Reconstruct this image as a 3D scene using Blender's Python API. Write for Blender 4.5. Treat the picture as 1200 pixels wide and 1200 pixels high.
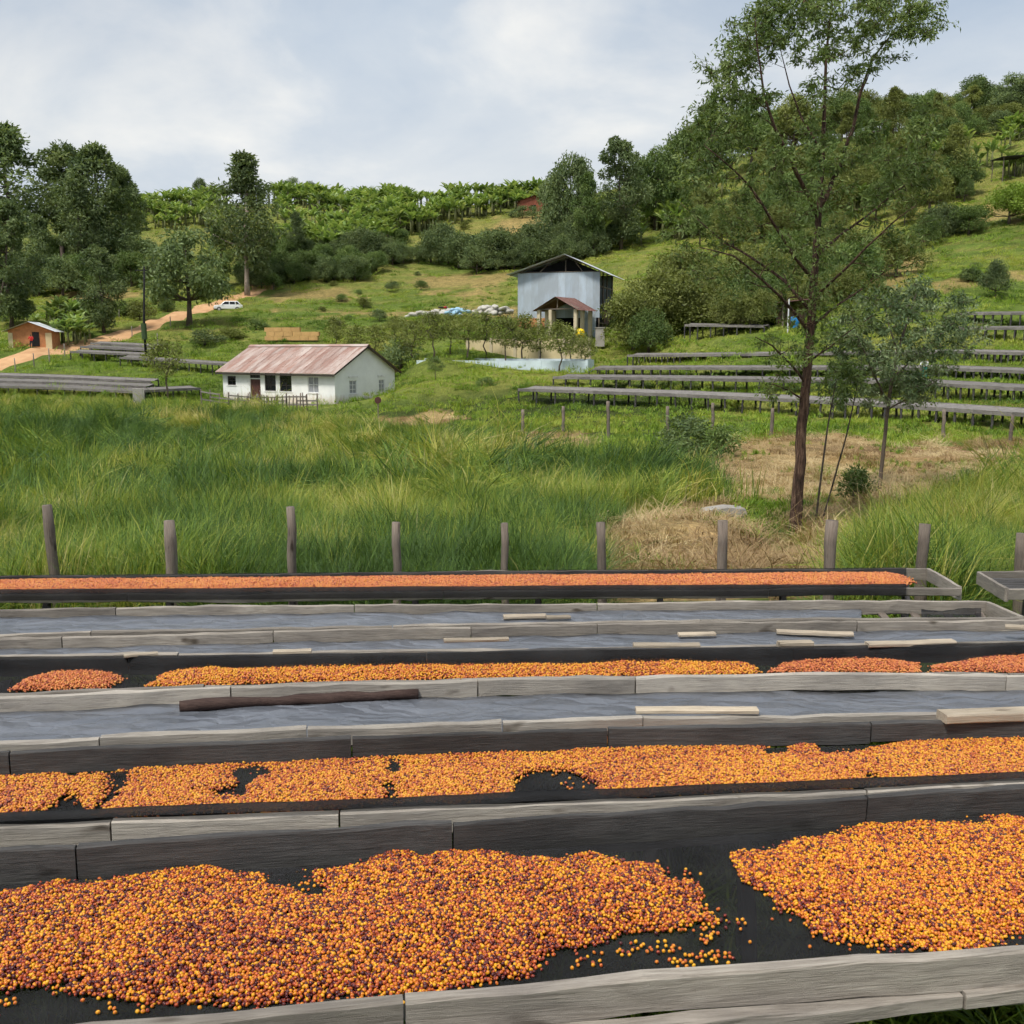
import bpy, math, random
import numpy as np
from mathutils import Vector, Matrix, Euler

for o in list(bpy.data.objects):
    bpy.data.objects.remove(o, do_unlink=True)
SC = bpy.context.scene
COL = SC.collection
R = math.radians
rng = np.random.default_rng(11)
random.seed(11)

# ------------------------------------------------------------------ camera, sky, sun, exposure
EYE = 2.5                                   # eye height above the ground by the first bed
PITCH = math.atan(190 / 1200)
cam_d = bpy.data.cameras.new('camera')
cam = bpy.data.objects.new('camera', cam_d); COL.objects.link(cam)
cam.location = (0, 0, EYE); cam.rotation_euler = (R(90) - PITCH, 0, 0)
cam_d.sensor_width = 36; cam_d.lens = 36; cam_d.clip_start = 0.05; cam_d.clip_end = 3000
SC.camera = cam

SUN_ELEV, SUN_AZ = R(58), R(218)            # azimuth clockwise from +Y: behind the camera, to the left
w = bpy.data.worlds.new('World'); SC.world = w; w.use_nodes = True
nt = w.node_tree; N = nt.nodes; L = nt.links
for n in list(N): N.remove(n)
wo = N.new('ShaderNodeOutputWorld'); bg = N.new('ShaderNodeBackground')
sky = N.new('ShaderNodeTexSky'); sky.sky_type = 'NISHITA'; sky.sun_disc = False
sky.sun_elevation = SUN_ELEV; sky.sun_rotation = SUN_AZ
sky.air_density = 1.0; sky.dust_density = 2.0; sky.ozone_density = 1.2
tc = N.new('ShaderNodeTexCoord'); sep = N.new('ShaderNodeSeparateXYZ'); L.new(tc.outputs['Generated'], sep.inputs[0])
# cloud deck: direction projected on a flat layer overhead
az = N.new('ShaderNodeMath'); az.operation = 'MAXIMUM'; L.new(sep.outputs['Z'], az.inputs[0]); az.inputs[1].default_value = 0.0
ad = N.new('ShaderNodeMath'); ad.operation = 'ADD'; L.new(az.outputs[0], ad.inputs[0]); ad.inputs[1].default_value = 0.34
dx = N.new('ShaderNodeMath'); dx.operation = 'DIVIDE'; L.new(sep.outputs['X'], dx.inputs[0]); L.new(ad.outputs[0], dx.inputs[1])
dy = N.new('ShaderNodeMath'); dy.operation = 'DIVIDE'; L.new(sep.outputs['Y'], dy.inputs[0]); L.new(ad.outputs[0], dy.inputs[1])
cmb = N.new('ShaderNodeCombineXYZ'); L.new(dx.outputs[0], cmb.inputs[0]); L.new(dy.outputs[0], cmb.inputs[1])
def wnoise(scale, detail, rough, off, dist=0.0):
    mp = N.new('ShaderNodeMapping'); mp.inputs['Location'].default_value = off; L.new(cmb.outputs[0], mp.inputs[0])
    n = N.new('ShaderNodeTexNoise'); n.inputs['Scale'].default_value = scale; n.inputs['Detail'].default_value = detail
    n.inputs['Roughness'].default_value = rough; n.inputs['Distortion'].default_value = dist
    L.new(mp.outputs[0], n.inputs['Vector']); return n
def wramp(src, stops):
    r = N.new('ShaderNodeValToRGB'); L.new(src, r.inputs[0])
    e = r.color_ramp.elements
    while len(e) < len(stops): e.new(0.5)
    for el, (p, c) in zip(e, stops): el.position = p; el.color = (*c, 1)
    return r
n1 = wnoise(1.2, 6, 0.5, (3.1, 1.7, 0), 0.2)
n2 = wnoise(2.3, 9, 0.55, (-4.2, 2.3, 5.0), 0.3)
cover = wramp(n1.outputs['Fac'], [(0.30, (0.62,) * 3), (0.62, (0.97,) * 3)])
ccol = wramp(n2.outputs['Fac'], [(0.33, (4.2, 5.0, 6.05)), (0.50, (5.2, 5.8, 6.5)), (0.68, (7.6, 7.65, 7.55))])
mix = N.new('ShaderNodeMix'); mix.data_type = 'RGBA'
L.new(cover.outputs['Color'], mix.inputs[0]); L.new(sky.outputs[0], mix.inputs[6]); L.new(ccol.outputs['Color'], mix.inputs[7])
hz = N.new('ShaderNodeMapRange'); L.new(az.outputs[0], hz.inputs[0]); hz.inputs[1].default_value = 0.0; hz.inputs[2].default_value = 0.30; hz.inputs[3].default_value = 0.62; hz.inputs[4].default_value = 0.0
n3 = wnoise(2.2, 6, 0.55, (1.2, -3.3, 2.0), 0.3); hm = N.new('ShaderNodeMath'); hm.operation = 'MULTIPLY'; L.new(hz.outputs[0], hm.inputs[0]); h3 = wramp(n3.outputs['Fac'], [(0.35, (0.35,) * 3), (0.6, (1.0,) * 3)]); L.new(h3.outputs['Color'], hm.inputs[1])
mixh = N.new('ShaderNodeMix'); mixh.data_type = 'RGBA'; L.new(hm.outputs[0], mixh.inputs[0]); L.new(mix.outputs[2], mixh.inputs[6]); mixh.inputs[7].default_value = (8.7, 8.5, 7.9, 1)
L.new(mixh.outputs[2], bg.inputs['Color']); bg.inputs['Strength'].default_value = 0.079
L.new(bg.outputs[0], wo.inputs['Surface'])

sd = bpy.data.lights.new('sun', 'SUN'); sd.energy = 2.7; sd.angle = R(12); sd.color = (1.0, 0.95, 0.87)
sun = bpy.data.objects.new('sun', sd); COL.objects.link(sun)
sdir = Vector((math.sin(SUN_AZ) * math.cos(SUN_ELEV), math.cos(SUN_AZ) * math.cos(SUN_ELEV), math.sin(SUN_ELEV)))
sun.location = (0, -5, 30); sun.rotation_euler = (-sdir).to_track_quat('-Z', 'Y').to_euler()
SC.view_settings.view_transform = 'Standard'; SC.view_settings.look = 'None'
SC.view_settings.exposure = 0.6; SC.view_settings.gamma = 1.0; SC.view_settings.use_curve_mapping = False

SC.cycles.max_bounces = 4; SC.cycles.diffuse_bounces = 2; SC.cycles.glossy_bounces = 2; SC.cycles.transmission_bounces = 2; SC.cycles.transparent_max_bounces = 4
SC.cycles.use_adaptive_sampling = True; SC.cycles.adaptive_threshold = 0.03; SC.cycles.adaptive_min_samples = 12
SC.cycles.caustics_reflective = False; SC.cycles.caustics_refractive = False

# ------------------------------------------------------------------ pixel (of the 1200 px photo) to place
CT, ST = math.cos(PITCH), math.sin(PITCH)
def ray(px, py):
    u = (px - 600) / 1200; v = (600 - py) / 1200
    return Vector((u, v * ST + CT, v * CT - ST))
def at(px, py, Y):                           # the point seen at this pixel, Y metres ahead
    d = ray(px, py); k = Y / d.y
    return Vector((d.x * k, Y, EYE + d.z * k))
BA, BS = 1.6, 0.075                          # the drying beds stand on ground that falls away at 7.5 %
def bedz(Y): return EYE - (BA + BS * Y)
def onbed(px, py, dz=0.0):                   # the point seen at this pixel on the plane of the bed rails (dz above it)
    d = ray(px, py); k = -(BA - dz) / (d.z + BS * d.y)
    return Vector((d.x * k, d.y * k, EYE + d.z * k))
def proj(P):                                 # (n,3) -> pixels
    P = np.asarray(P, float).reshape(-1, 3)
    X = P[:, 0]; Y = P[:, 1]; Z = P[:, 2] - EYE
    f = np.maximum(Y * CT - Z * ST, 1e-3); v = (Y * ST + Z * CT) / f
    return np.stack([600 + 1200 * X / f, 600 - 1200 * v], 1)
def inpoly(p, poly):
    p = np.asarray(p); x, y = p[:, 0], p[:, 1]; ins = np.zeros(len(p), bool)
    n = len(poly)
    for i in range(n):
        x0, y0 = poly[i]; x1, y1 = poly[(i + 1) % n]
        if y0 == y1: continue
        c = ((y0 > y) != (y1 > y)) & (x < (x1 - x0) * (y - y0) / (y1 - y0) + x0)
        ins ^= c
    return ins
def edged(p, poly):                          # distance to a polygon's outline
    p = np.asarray(p, float); d = np.full(len(p), 1e9); n = len(poly)
    for i in range(n):
        a = np.array(poly[i], float); b = np.array(poly[(i + 1) % n], float); ab = b - a
        t = np.clip(((p - a) @ ab) / (ab @ ab + 1e-12), 0, 1)
        d = np.minimum(d, np.linalg.norm(p - a - t[:, None] * ab, axis=1))
    return d
_perm = np.random.default_rng(5).random((64, 64))
def vnoise(x, y, s=1.0, o=0):
    x = np.asarray(x, float) / s + 17.3 * o; y = np.asarray(y, float) / s + 9.1 * o
    xi = np.floor(x).astype(int); yi = np.floor(y).astype(int); fx = x - xi; fy = y - yi
    fx = fx * fx * (3 - 2 * fx); fy = fy * fy * (3 - 2 * fy)
    g = lambda a, b: _perm[a % 64, b % 64]
    return (g(xi, yi) * (1 - fx) + g(xi + 1, yi) * fx) * (1 - fy) + (g(xi, yi + 1) * (1 - fx) + g(xi + 1, yi + 1) * fx) * fy
def fbm(x, y, s=1.0, o=0, k=4):
    t = 0; a = 0.5; tot = 0
    for i in range(k): t = t + a * vnoise(x, y, s / 2 ** i, o + i); tot += a; a *= 0.5
    return t / tot

# ------------------------------------------------------------------ materials
def mat(name):
    m = bpy.data.materials.new(name); m.use_nodes = True
    nt = m.node_tree
    b = nt.nodes['Principled BSDF']; b.inputs['Specular IOR Level'].default_value = 0.3
    return m, nt, b
def nd(nt, t, **k):
    n = nt.nodes.new(t)
    for a, v in k.items():
        if a in n.inputs.keys(): n.inputs[a].default_value = v
        else: setattr(n, a, v)
    return n
def ramp(nt, src, stops):
    r = nt.nodes.new('ShaderNodeValToRGB'); nt.links.new(src, r.inputs[0]); e = r.color_ramp.elements
    while len(e) < len(stops): e.new(0.5)
    for el, (p, c) in zip(e, stops): el.position = p; el.color = (*c, 1)
    return r
def noise(nt, scale, detail=4, rough=0.55, stretch=None, coord='Object', rnd=False):
    tc = nd(nt, 'ShaderNodeTexCoord'); mp = nd(nt, 'ShaderNodeMapping')
    nt.links.new(tc.outputs[coord], mp.inputs['Vector'])
    if stretch: mp.inputs['Scale'].default_value = stretch
    if rnd:
        oi = nd(nt, 'ShaderNodeObjectInfo'); mu = nd(nt, 'ShaderNodeMath', operation='MULTIPLY'); mu.inputs[1].default_value = 37.0
        nt.links.new(oi.outputs['Random'], mu.inputs[0]); nt.links.new(mu.outputs[0], mp.inputs['Location'])
    n = nd(nt, 'ShaderNodeTexNoise'); n.inputs['Scale'].default_value = scale; n.inputs['Detail'].default_value = detail
    n.inputs['Roughness'].default_value = rough; nt.links.new(mp.outputs[0], n.inputs['Vector'])
    return n
def bump(nt, b, src, strength=0.3, dist=0.02):
    u = nd(nt, 'ShaderNodeBump'); u.inputs['Strength'].default_value = strength; u.inputs['Distance'].default_value = dist
    nt.links.new(src, u.inputs['Height']); nt.links.new(u.outputs[0], b.inputs['Normal'])
def mixc(nt, fac, a, b, mode='MIX'):
    m = nd(nt, 'ShaderNodeMix', data_type='RGBA', blend_type=mode)
    if isinstance(fac, (int, float)): m.inputs[0].default_value = fac
    else: nt.links.new(fac, m.inputs[0])
    for i, s in ((6, a), (7, b)):
        if isinstance(s, tuple): m.inputs[i].default_value = (*s, 1)
        else: nt.links.new(s, m.inputs[i])
    return m.outputs[2]
def rnd_value(nt, lo, hi):
    oi = nd(nt, 'ShaderNodeObjectInfo'); mr = nd(nt, 'ShaderNodeMapRange'); nt.links.new(oi.outputs['Random'], mr.inputs[0])
    mr.inputs[3].default_value = lo; mr.inputs[4].default_value = hi
    c = nd(nt, 'ShaderNodeCombineColor')
    for i in range(3): nt.links.new(mr.outputs[0], c.inputs[i])
    return c.outputs[0]
def wood(name, dark, mid, light, vary=(0.75, 1.15), z=False):
    m, nt, b = mat(name)
    st = lambda a, b: (b, b, a) if z else (a, b, b)
    g = noise(nt, 3.0, 7, 0.7, st(1.6, 34), rnd=True); f = noise(nt, 2.2, 5, 0.6, st(0.8, 2.2), rnd=True)
    c1 = ramp(nt, g.outputs['Fac'], [(0.22, dark), (0.46, mid), (0.80, light)])
    c2 = ramp(nt, f.outputs['Fac'], [(0.32, (0.55, 0.55, 0.57)), (0.62, (1, 1, 1))])
    c = mixc(nt, 0.85, c1.outputs[0], c2.outputs[0], 'MULTIPLY')
    c = mixc(nt, 1.0, c, rnd_value(nt, *vary), 'MULTIPLY')
    k = noise(nt, 3.6, 2, 0.5, st(1.0, 2.4), rnd=True)      # knots and dark stains
    ks = ramp(nt, k.outputs['Fac'], [(0.66, (1, 1, 1)), (0.75, (0.30, 0.27, 0.24))])
    c = mixc(nt, 1.0, c, ks.outputs[0], 'MULTIPLY')
    nt.links.new(c, b.inputs['Base Color']); b.inputs['Roughness'].default_value = 0.85
    bump(nt, b, g.outputs['Fac'], 0.6, 0.008); return m
def bark(name, dark, mid, light):
    m, nt, b = mat(name)
    g = noise(nt, 3.0, 6, 0.7, (6, 6, 0.9)); f = noise(nt, 1.3, 4, 0.6, (1.5, 1.5, 0.8))
    c1 = ramp(nt, g.outputs['Fac'], [(0.36, dark), (0.5, mid), (0.66, light)]); c2 = ramp(nt, f.outputs['Fac'], [(0.35, (0.6, 0.58, 0.56)), (0.65, (1.15, 1.1, 1.05))])
    nt.links.new(mixc(nt, 0.9, c1.outputs[0], c2.outputs[0], 'MULTIPLY'), b.inputs['Base Color']); b.inputs['Roughness'].default_value = 0.95; bump(nt, b, g.outputs['Fac'], 1.0, 0.05); return m
def plain(name, col, rough=0.7, var=0.25, scale=3.0, metal=0.0, spec=0.3):
    m, nt, b = mat(name)
    n = noise(nt, scale, 5, 0.6, rnd=True)
    c = ramp(nt, n.outputs['Fac'], [(0.3, tuple(x * (1 - var) for x in col)), (0.7, tuple(min(1, x * (1 + var * 0.6)) for x in col))])
    nt.links.new(c.outputs[0], b.inputs['Base Color']); b.inputs['Roughness'].default_value = rough
    b.inputs['Metallic'].default_value = metal; b.inputs['Specular IOR Level'].default_value = spec
    bump(nt, b, n.outputs['Fac'], 0.15, 0.01); return m
def leafmat(name, stops, trans=0.3, attr='tint', inst=False, rough=0.55, spec=0.25, objvar=(0.8, 1.2)):
    m, nt, b = mat(name)
    a = nd(nt, 'ShaderNodeAttribute', attribute_name=attr, attribute_type='INSTANCER' if inst else 'GEOMETRY')
    fac = a.outputs['Fac']
    if inst:                                  # each blade of a tuft is a little lighter or darker than the tuft
        bl = nd(nt, 'ShaderNodeAttribute', attribute_name='blade'); ma = nd(nt, 'ShaderNodeMath', operation='ADD'); nt.links.new(fac, ma.inputs[0]); nt.links.new(bl.outputs['Fac'], ma.inputs[1]); fac = ma.outputs[0]
    c = ramp(nt, fac, stops)
    col = c.outputs[0] if inst else mixc(nt, 1.0, c.outputs[0], rnd_value(nt, *objvar), 'MULTIPLY')
    nt.links.new(col, b.inputs['Base Color']); b.inputs['Roughness'].default_value = rough; b.inputs['Specular IOR Level'].default_value = spec
    t = nd(nt, 'ShaderNodeBsdfTranslucent'); nt.links.new(mixc(nt, 1.0, col, (1.25, 1.2, 0.6), 'MULTIPLY'), t.inputs['Color'])
    mx = nd(nt, 'ShaderNodeMixShader'); mx.inputs[0].default_value = trans
    nt.links.new(b.outputs[0], mx.inputs[1]); nt.links.new(t.outputs[0], mx.inputs[2])
    nt.links.new(mx.outputs[0], nt.nodes['Material Output'].inputs['Surface']); return m

M = {}
M['wood'] = wood('weathered grey wood', (0.14, 0.120, 0.098), (0.285, 0.252, 0.212), (0.43, 0.39, 0.335), (0.65, 1.18))
M['wood_light'] = wood('bleached grey wood', (0.23, 0.203, 0.17), (0.40, 0.362, 0.31), (0.53, 0.485, 0.425), (0.75, 1.15))
M['wood_far'] = wood('old grey brown table wood', (0.10, 0.092, 0.083), (0.195, 0.18, 0.163), (0.31, 0.29, 0.265))
M['wood_dark'] = wood('dark grey wood', (0.03, 0.029, 0.028), (0.065, 0.062, 0.06), (0.12, 0.115, 0.11))  # darker wood tone for some back boards, legs, cross bars and slats
M['wood_pale'] = wood('pale sawn wood', (0.26, 0.21, 0.15), (0.42, 0.35, 0.26), (0.58, 0.50, 0.39))
M['wood_post'] = wood('brown post wood', (0.09, 0.07, 0.055), (0.19, 0.155, 0.125), (0.30, 0.25, 0.20), z=True)
M['bark_log'] = wood('dark bark', (0.02, 0.012, 0.01), (0.055, 0.032, 0.026), (0.11, 0.07, 0.055))
# black shade net
def _net():
    m, nt, b = mat('black shade net')
    n = noise(nt, 2.0, 4, 0.6)
    c = ramp(nt, n.outputs['Fac'], [(0.3, (0.012, 0.012, 0.013)), (0.7, (0.030, 0.030, 0.031))])
    nt.links.new(c.outputs[0], b.inputs['Base Color']); b.inputs['Roughness'].default_value = 0.9; b.inputs['Specular IOR Level'].default_value = 0.08
    t = nd(nt, 'ShaderNodeBsdfTransparent'); mx = nd(nt, 'ShaderNodeMixShader'); mx.inputs[0].default_value = 0.2
    nt.links.new(b.outputs[0], mx.inputs[1]); nt.links.new(t.outputs[0], mx.inputs[2])
    nt.links.new(mx.outputs[0], nt.nodes['Material Output'].inputs['Surface']); return m
M['net'] = _net()
def _plastic():
    m, nt, b = mat('grey plastic sheeting')
    n = noise(nt, 3.0, 5, 0.6, (0.8, 1.4, 1)); n2 = noise(nt, 3.0, 3, 0.5)
    c = ramp(nt, n.outputs['Fac'], [(0.3, (0.080, 0.088, 0.104)), (0.7, (0.145, 0.155, 0.178))])
    nt.links.new(c.outputs[0], b.inputs['Base Color']); b.inputs['Roughness'].default_value = 0.38; b.inputs['Specular IOR Level'].default_value = 0.5
    v = nd(nt, 'ShaderNodeTexVoronoi', feature='DISTANCE_TO_EDGE'); v.inputs['Scale'].default_value = 5.0          # creases
    mp = nd(nt, 'ShaderNodeMapping'); mp.inputs['Scale'].default_value = (0.6, 1.3, 1); mp.inputs['Rotation'].default_value = (0, 0, 0.5); tc = nd(nt, 'ShaderNodeTexCoord'); nt.links.new(tc.outputs['Object'], mp.inputs[0])
    ws = nd(nt, 'ShaderNodeMix', data_type='RGBA'); ws.inputs[0].default_value = 0.25; nt.links.new(mp.outputs[0], ws.inputs[6]); nt.links.new(n2.outputs['Color'], ws.inputs[7]); nt.links.new(ws.outputs[2], v.inputs['Vector'])
    sm = nd(nt, 'ShaderNodeMath', operation='MULTIPLY_ADD'); nt.links.new(v.outputs['Distance'], sm.inputs[0]); sm.inputs[1].default_value = 1.4; nt.links.new(n2.outputs['Fac'], sm.inputs[2])
    bump(nt, b, sm.outputs[0], 1.0, 0.05); return m
M['plastic'] = _plastic()
def _cherry(name='coffee cherry skin', stops=None):
    m, nt, b = mat(name)
    a = nd(nt, 'ShaderNodeAttribute', attribute_name='tint', attribute_type='INSTANCER')
    o = nd(nt, 'ShaderNodeObjectInfo')
    s = nd(nt, 'ShaderNodeMath', operation='ADD'); nt.links.new(a.outputs['Fac'], s.inputs[0])
    oc = nd(nt, 'ShaderNodeAttribute', attribute_name='ripeness', attribute_type='OBJECT'); nt.links.new(oc.outputs['Fac'], s.inputs[1])
    n = noise(nt, 0.75, 1, 0.4); ad = nd(nt, 'ShaderNodeMath', operation='MULTIPLY_ADD')
    nt.links.new(n.outputs['Fac'], ad.inputs[0]); ad.inputs[1].default_value = 0.95; nt.links.new(s.outputs[0], ad.inputs[2])
    c = ramp(nt, ad.outputs[0], stops or [(0.30, (0.66, 0.34, 0.014)), (0.52, (0.60, 0.20, 0.016)), (0.74, (0.44, 0.085, 0.022)), (0.92, (0.20, 0.028, 0.022)), (1.0, (0.07, 0.015, 0.016))])
    nt.links.new(c.outputs[0], b.inputs['Base Color']); b.inputs['Roughness'].default_value = 0.38; b.inputs['Specular IOR Level'].default_value = 0.4
    return m
M['cherry'] = _cherry()
M['cherry_mid'] = _cherry('half dried coffee cherry skin', [(0.30, (0.63, 0.33, 0.026)), (0.54, (0.58, 0.205, 0.028)), (0.76, (0.43, 0.095, 0.032)), (0.93, (0.20, 0.035, 0.026)), (1.0, (0.09, 0.02, 0.02))])
M['cherry_pale'] = _cherry('drying coffee cherry skin', [(0.25, (0.62, 0.29, 0.07)), (0.55, (0.58, 0.20, 0.06)), (0.78, (0.48, 0.125, 0.05)), (1.0, (0.22, 0.045, 0.03))])

GR = [(0.0, (0.050, 0.098, 0.026)), (0.3, (0.118, 0.208, 0.038)), (0.55, (0.245, 0.318, 0.042)), (0.78, (0.44, 0.425, 0.09)), (1.0, (0.54, 0.46, 0.22))]
M['grass_tall'] = leafmat('tall grass blades', GR, 0.30, inst=True)
M['grass_short'] = leafmat('short grass blades', [(0.0, (0.075, 0.14, 0.022)), (0.5, (0.215, 0.335, 0.032)), (1.0, (0.37, 0.40, 0.075))], 0.3, inst=True)
M['straw'] = leafmat('dry cut straw', [(0.0, (0.20, 0.125, 0.06)), (0.5, (0.41, 0.295, 0.145)), (1.0, (0.60, 0.48, 0.27))], 0.15, inst=True)
LF = lambda n, a, b, c, t=0.25: leafmat(n, [(0.0, a), (0.5, b), (1.0, c)], t)
M['leaf_dark'] = LF('dark gum leaves', (0.060, 0.096, 0.042), (0.130, 0.180, 0.072), (0.235, 0.290, 0.118), 0.3)
M['leaf_mid'] = LF('green tree leaves', (0.055, 0.098, 0.030), (0.120, 0.185, 0.050), (0.220, 0.285, 0.090))
M['leaf_olive'] = LF('olive shrub leaves', (0.085, 0.110, 0.028), (0.175, 0.205, 0.050), (0.275, 0.300, 0.095))
M['leaf_blue'] = LF('blue green gum leaves', (0.045, 0.078, 0.034), (0.105, 0.155, 0.066), (0.250, 0.300, 0.165))
M['leaf_hero'] = LF('gum tree leaves', (0.062, 0.102, 0.030), (0.140, 0.205, 0.058), (0.280, 0.345, 0.130), 0.35)
M['leaf_lime'] = LF('yellow green shrub leaves', (0.11, 0.18, 0.025), (0.19, 0.29, 0.035), (0.28, 0.37, 0.07))
M['leaf_banana'] = LF('banana leaves', (0.095, 0.165, 0.048), (0.205, 0.295, 0.085), (0.380, 0.460, 0.190), 0.35)
M['bark'] = wood('grey brown bark', (0.05, 0.038, 0.03), (0.11, 0.085, 0.065), (0.20, 0.16, 0.125), z=True)
M['bark_red'] = bark('reddish brown bark', (0.022, 0.014, 0.010), (0.080, 0.047, 0.032), (0.19, 0.125, 0.09))
M['bark_pale'] = wood('pale gum bark', (0.22, 0.17, 0.13), (0.38, 0.31, 0.25), (0.55, 0.48, 0.41), z=True)
M['banana_stem'] = plain('banana pseudostem', (0.16, 0.17, 0.07), 0.7)
def _plaster():
    m, nt, b = mat('stained whitewash')
    n = noise(nt, 0.7, 6, 0.65); n2 = noise(nt, 3.5, 6, 0.7, (1, 1, 0.25)); tc = nd(nt, 'ShaderNodeTexCoord'); sp = nd(nt, 'ShaderNodeSeparateXYZ'); nt.links.new(tc.outputs['Object'], sp.inputs[0])
    base = ramp(nt, n.outputs['Fac'], [(0.3, (0.70, 0.71, 0.70)), (0.7, (0.82, 0.83, 0.82))])
    st = ramp(nt, n2.outputs['Fac'], [(0.58, (1, 1, 1)), (0.75, (0.80, 0.78, 0.74))])
    c = mixc(nt, 1.0, base.outputs[0], st.outputs[0], 'MULTIPLY')
    ms = nd(nt, 'ShaderNodeMath', operation='MULTIPLY_ADD'); nt.links.new(n2.outputs['Fac'], ms.inputs[0]); ms.inputs[1].default_value = 1.5; sb = nd(nt, 'ShaderNodeMath', operation='SUBTRACT'); nt.links.new(ms.outputs[0], sb.inputs[0]); nt.links.new(sp.outputs['Z'], sb.inputs[1])   # mud splashed up from the ground
    mr = nd(nt, 'ShaderNodeMapRange'); nt.links.new(sb.outputs[0], mr.inputs[0]); mr.inputs[1].default_value = 0.35; mr.inputs[2].default_value = 1.0; mr.inputs[4].default_value = 0.6
    nt.links.new(mixc(nt, mr.outputs[0], c, (0.42, 0.33, 0.22)), b.inputs['Base Color']); b.inputs['Roughness'].default_value = 0.9; return m
M['white_wall'] = _plaster()
M['white_gable'] = plain('whitewashed gable', (0.76, 0.77, 0.76), 0.9, 0.10, 0.7)
M['cream_wall'] = plain('cream plaster', (0.62, 0.52, 0.31), 0.85, 0.18, 0.6)
M['blue_white'] = plain('pale blue painted concrete', (0.56, 0.66, 0.70), 0.75, 0.12, 0.8)
M['concrete'] = plain('grey concrete', (0.36, 0.34, 0.31), 0.9, 0.25, 1.5)
M['pillar'] = plain('cream painted pillar', (0.55, 0.47, 0.33), 0.85, 0.15, 1.2)
M['brick_wall'] = plain('orange mud brick', (0.46, 0.20, 0.085), 0.9, 0.25, 2.0)
M['earth_red'] = plain('red earth', (0.25, 0.085, 0.052), 0.95, 0.3, 0.6)
M['earth_ochre'] = plain('ochre earth', (0.52, 0.32, 0.13), 0.95, 0.22, 0.8)
def _tin(name, base, rust, amt):
    m, nt, b = mat(name)
    n = noise(nt, 0.9, 6, 0.7, (1, 0.35, 1), rnd=True)
    c = ramp(nt, n.outputs['Fac'], [(0.5 - amt, base), (0.62 - amt * 0.3, rust)])
    c2 = mixc(nt, 1.0, c.outputs[0], rnd_value(nt, 0.85, 1.12), 'MULTIPLY')
    nt.links.new(c2, b.inputs['Base Color']); b.inputs['Roughness'].default_value = 0.6; return m
M['roof_rust'] = _tin('weathered rusty iron sheets', (0.44, 0.365, 0.33), (0.31, 0.19, 0.155), 0.12)
M['roof_brown'] = _tin('brown rusted iron sheets', (0.22, 0.12, 0.10), (0.13, 0.065, 0.055), 0.1)
M['tin'] = _tin('bluish grey iron sheets', (0.45, 0.53, 0.60), (0.38, 0.43, 0.47), 0.15)
M['tin_bright'] = _tin('bright iron sheets', (0.62, 0.65, 0.68), (0.5, 0.52, 0.53), 0.1)
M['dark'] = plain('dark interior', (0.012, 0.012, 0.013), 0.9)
M['door_red'] = plain('dark red painted door', (0.085, 0.035, 0.03), 0.6)
M['frame_wood'] = plain('dark window frame', (0.05, 0.042, 0.036), 0.7)
M['frame_white'] = plain('white painted frame', (0.7, 0.7, 0.69), 0.6)
def _glass():
    m, nt, b = mat('window glass'); b.inputs['Base Color'].default_value = (0.012, 0.014, 0.016, 1); b.inputs['Roughness'].default_value = 0.08
    b.inputs['Specular IOR Level'].default_value = 0.5; return m
M['glass'] = _glass()
M['curtain'] = plain('grey curtain', (0.30, 0.31, 0.33), 0.8)
M['car_paint'] = plain('white car paint', (0.78, 0.79, 0.79), 0.25, 0.03, 1.0, 0, 0.5)
M['rubber'] = plain('black rubber', (0.02, 0.02, 0.02), 0.8)
M['rim'] = plain('grey wheel rim', (0.4, 0.4, 0.4), 0.4)
M['lamp_red'] = plain('red lamp lens', (0.4, 0.02, 0.02), 0.3)
M['lamp_clear'] = plain('clear lamp lens', (0.6, 0.6, 0.58), 0.2)
M['yellow'] = plain('yellow plastic', (0.78, 0.55, 0.01), 0.5, 0.12)
M['blue'] = plain('blue plastic', (0.03, 0.22, 0.50), 0.45)
M['teal'] = plain('teal cloth', (0.03, 0.30, 0.26), 0.8)
M['red_cloth'] = plain('red cloth', (0.50, 0.035, 0.03), 0.8)
M['white_cloth'] = plain('white cloth', (0.72, 0.72, 0.72), 0.85, 0.08)
M['sack'] = plain('pale woven sack', (0.46, 0.44, 0.39), 0.85, 0.12)
M['sack_blue'] = plain('blue tarpaulin', (0.30, 0.48, 0.60), 0.6, 0.12)
M['trouser'] = plain('dark trousers', (0.03, 0.032, 0.045), 0.85)
M['skin'] = plain('brown skin', (0.11, 0.055, 0.035), 0.55, 0.1)
M['hair'] = plain('black hair', (0.012, 0.01, 0.01), 0.8)

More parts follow.
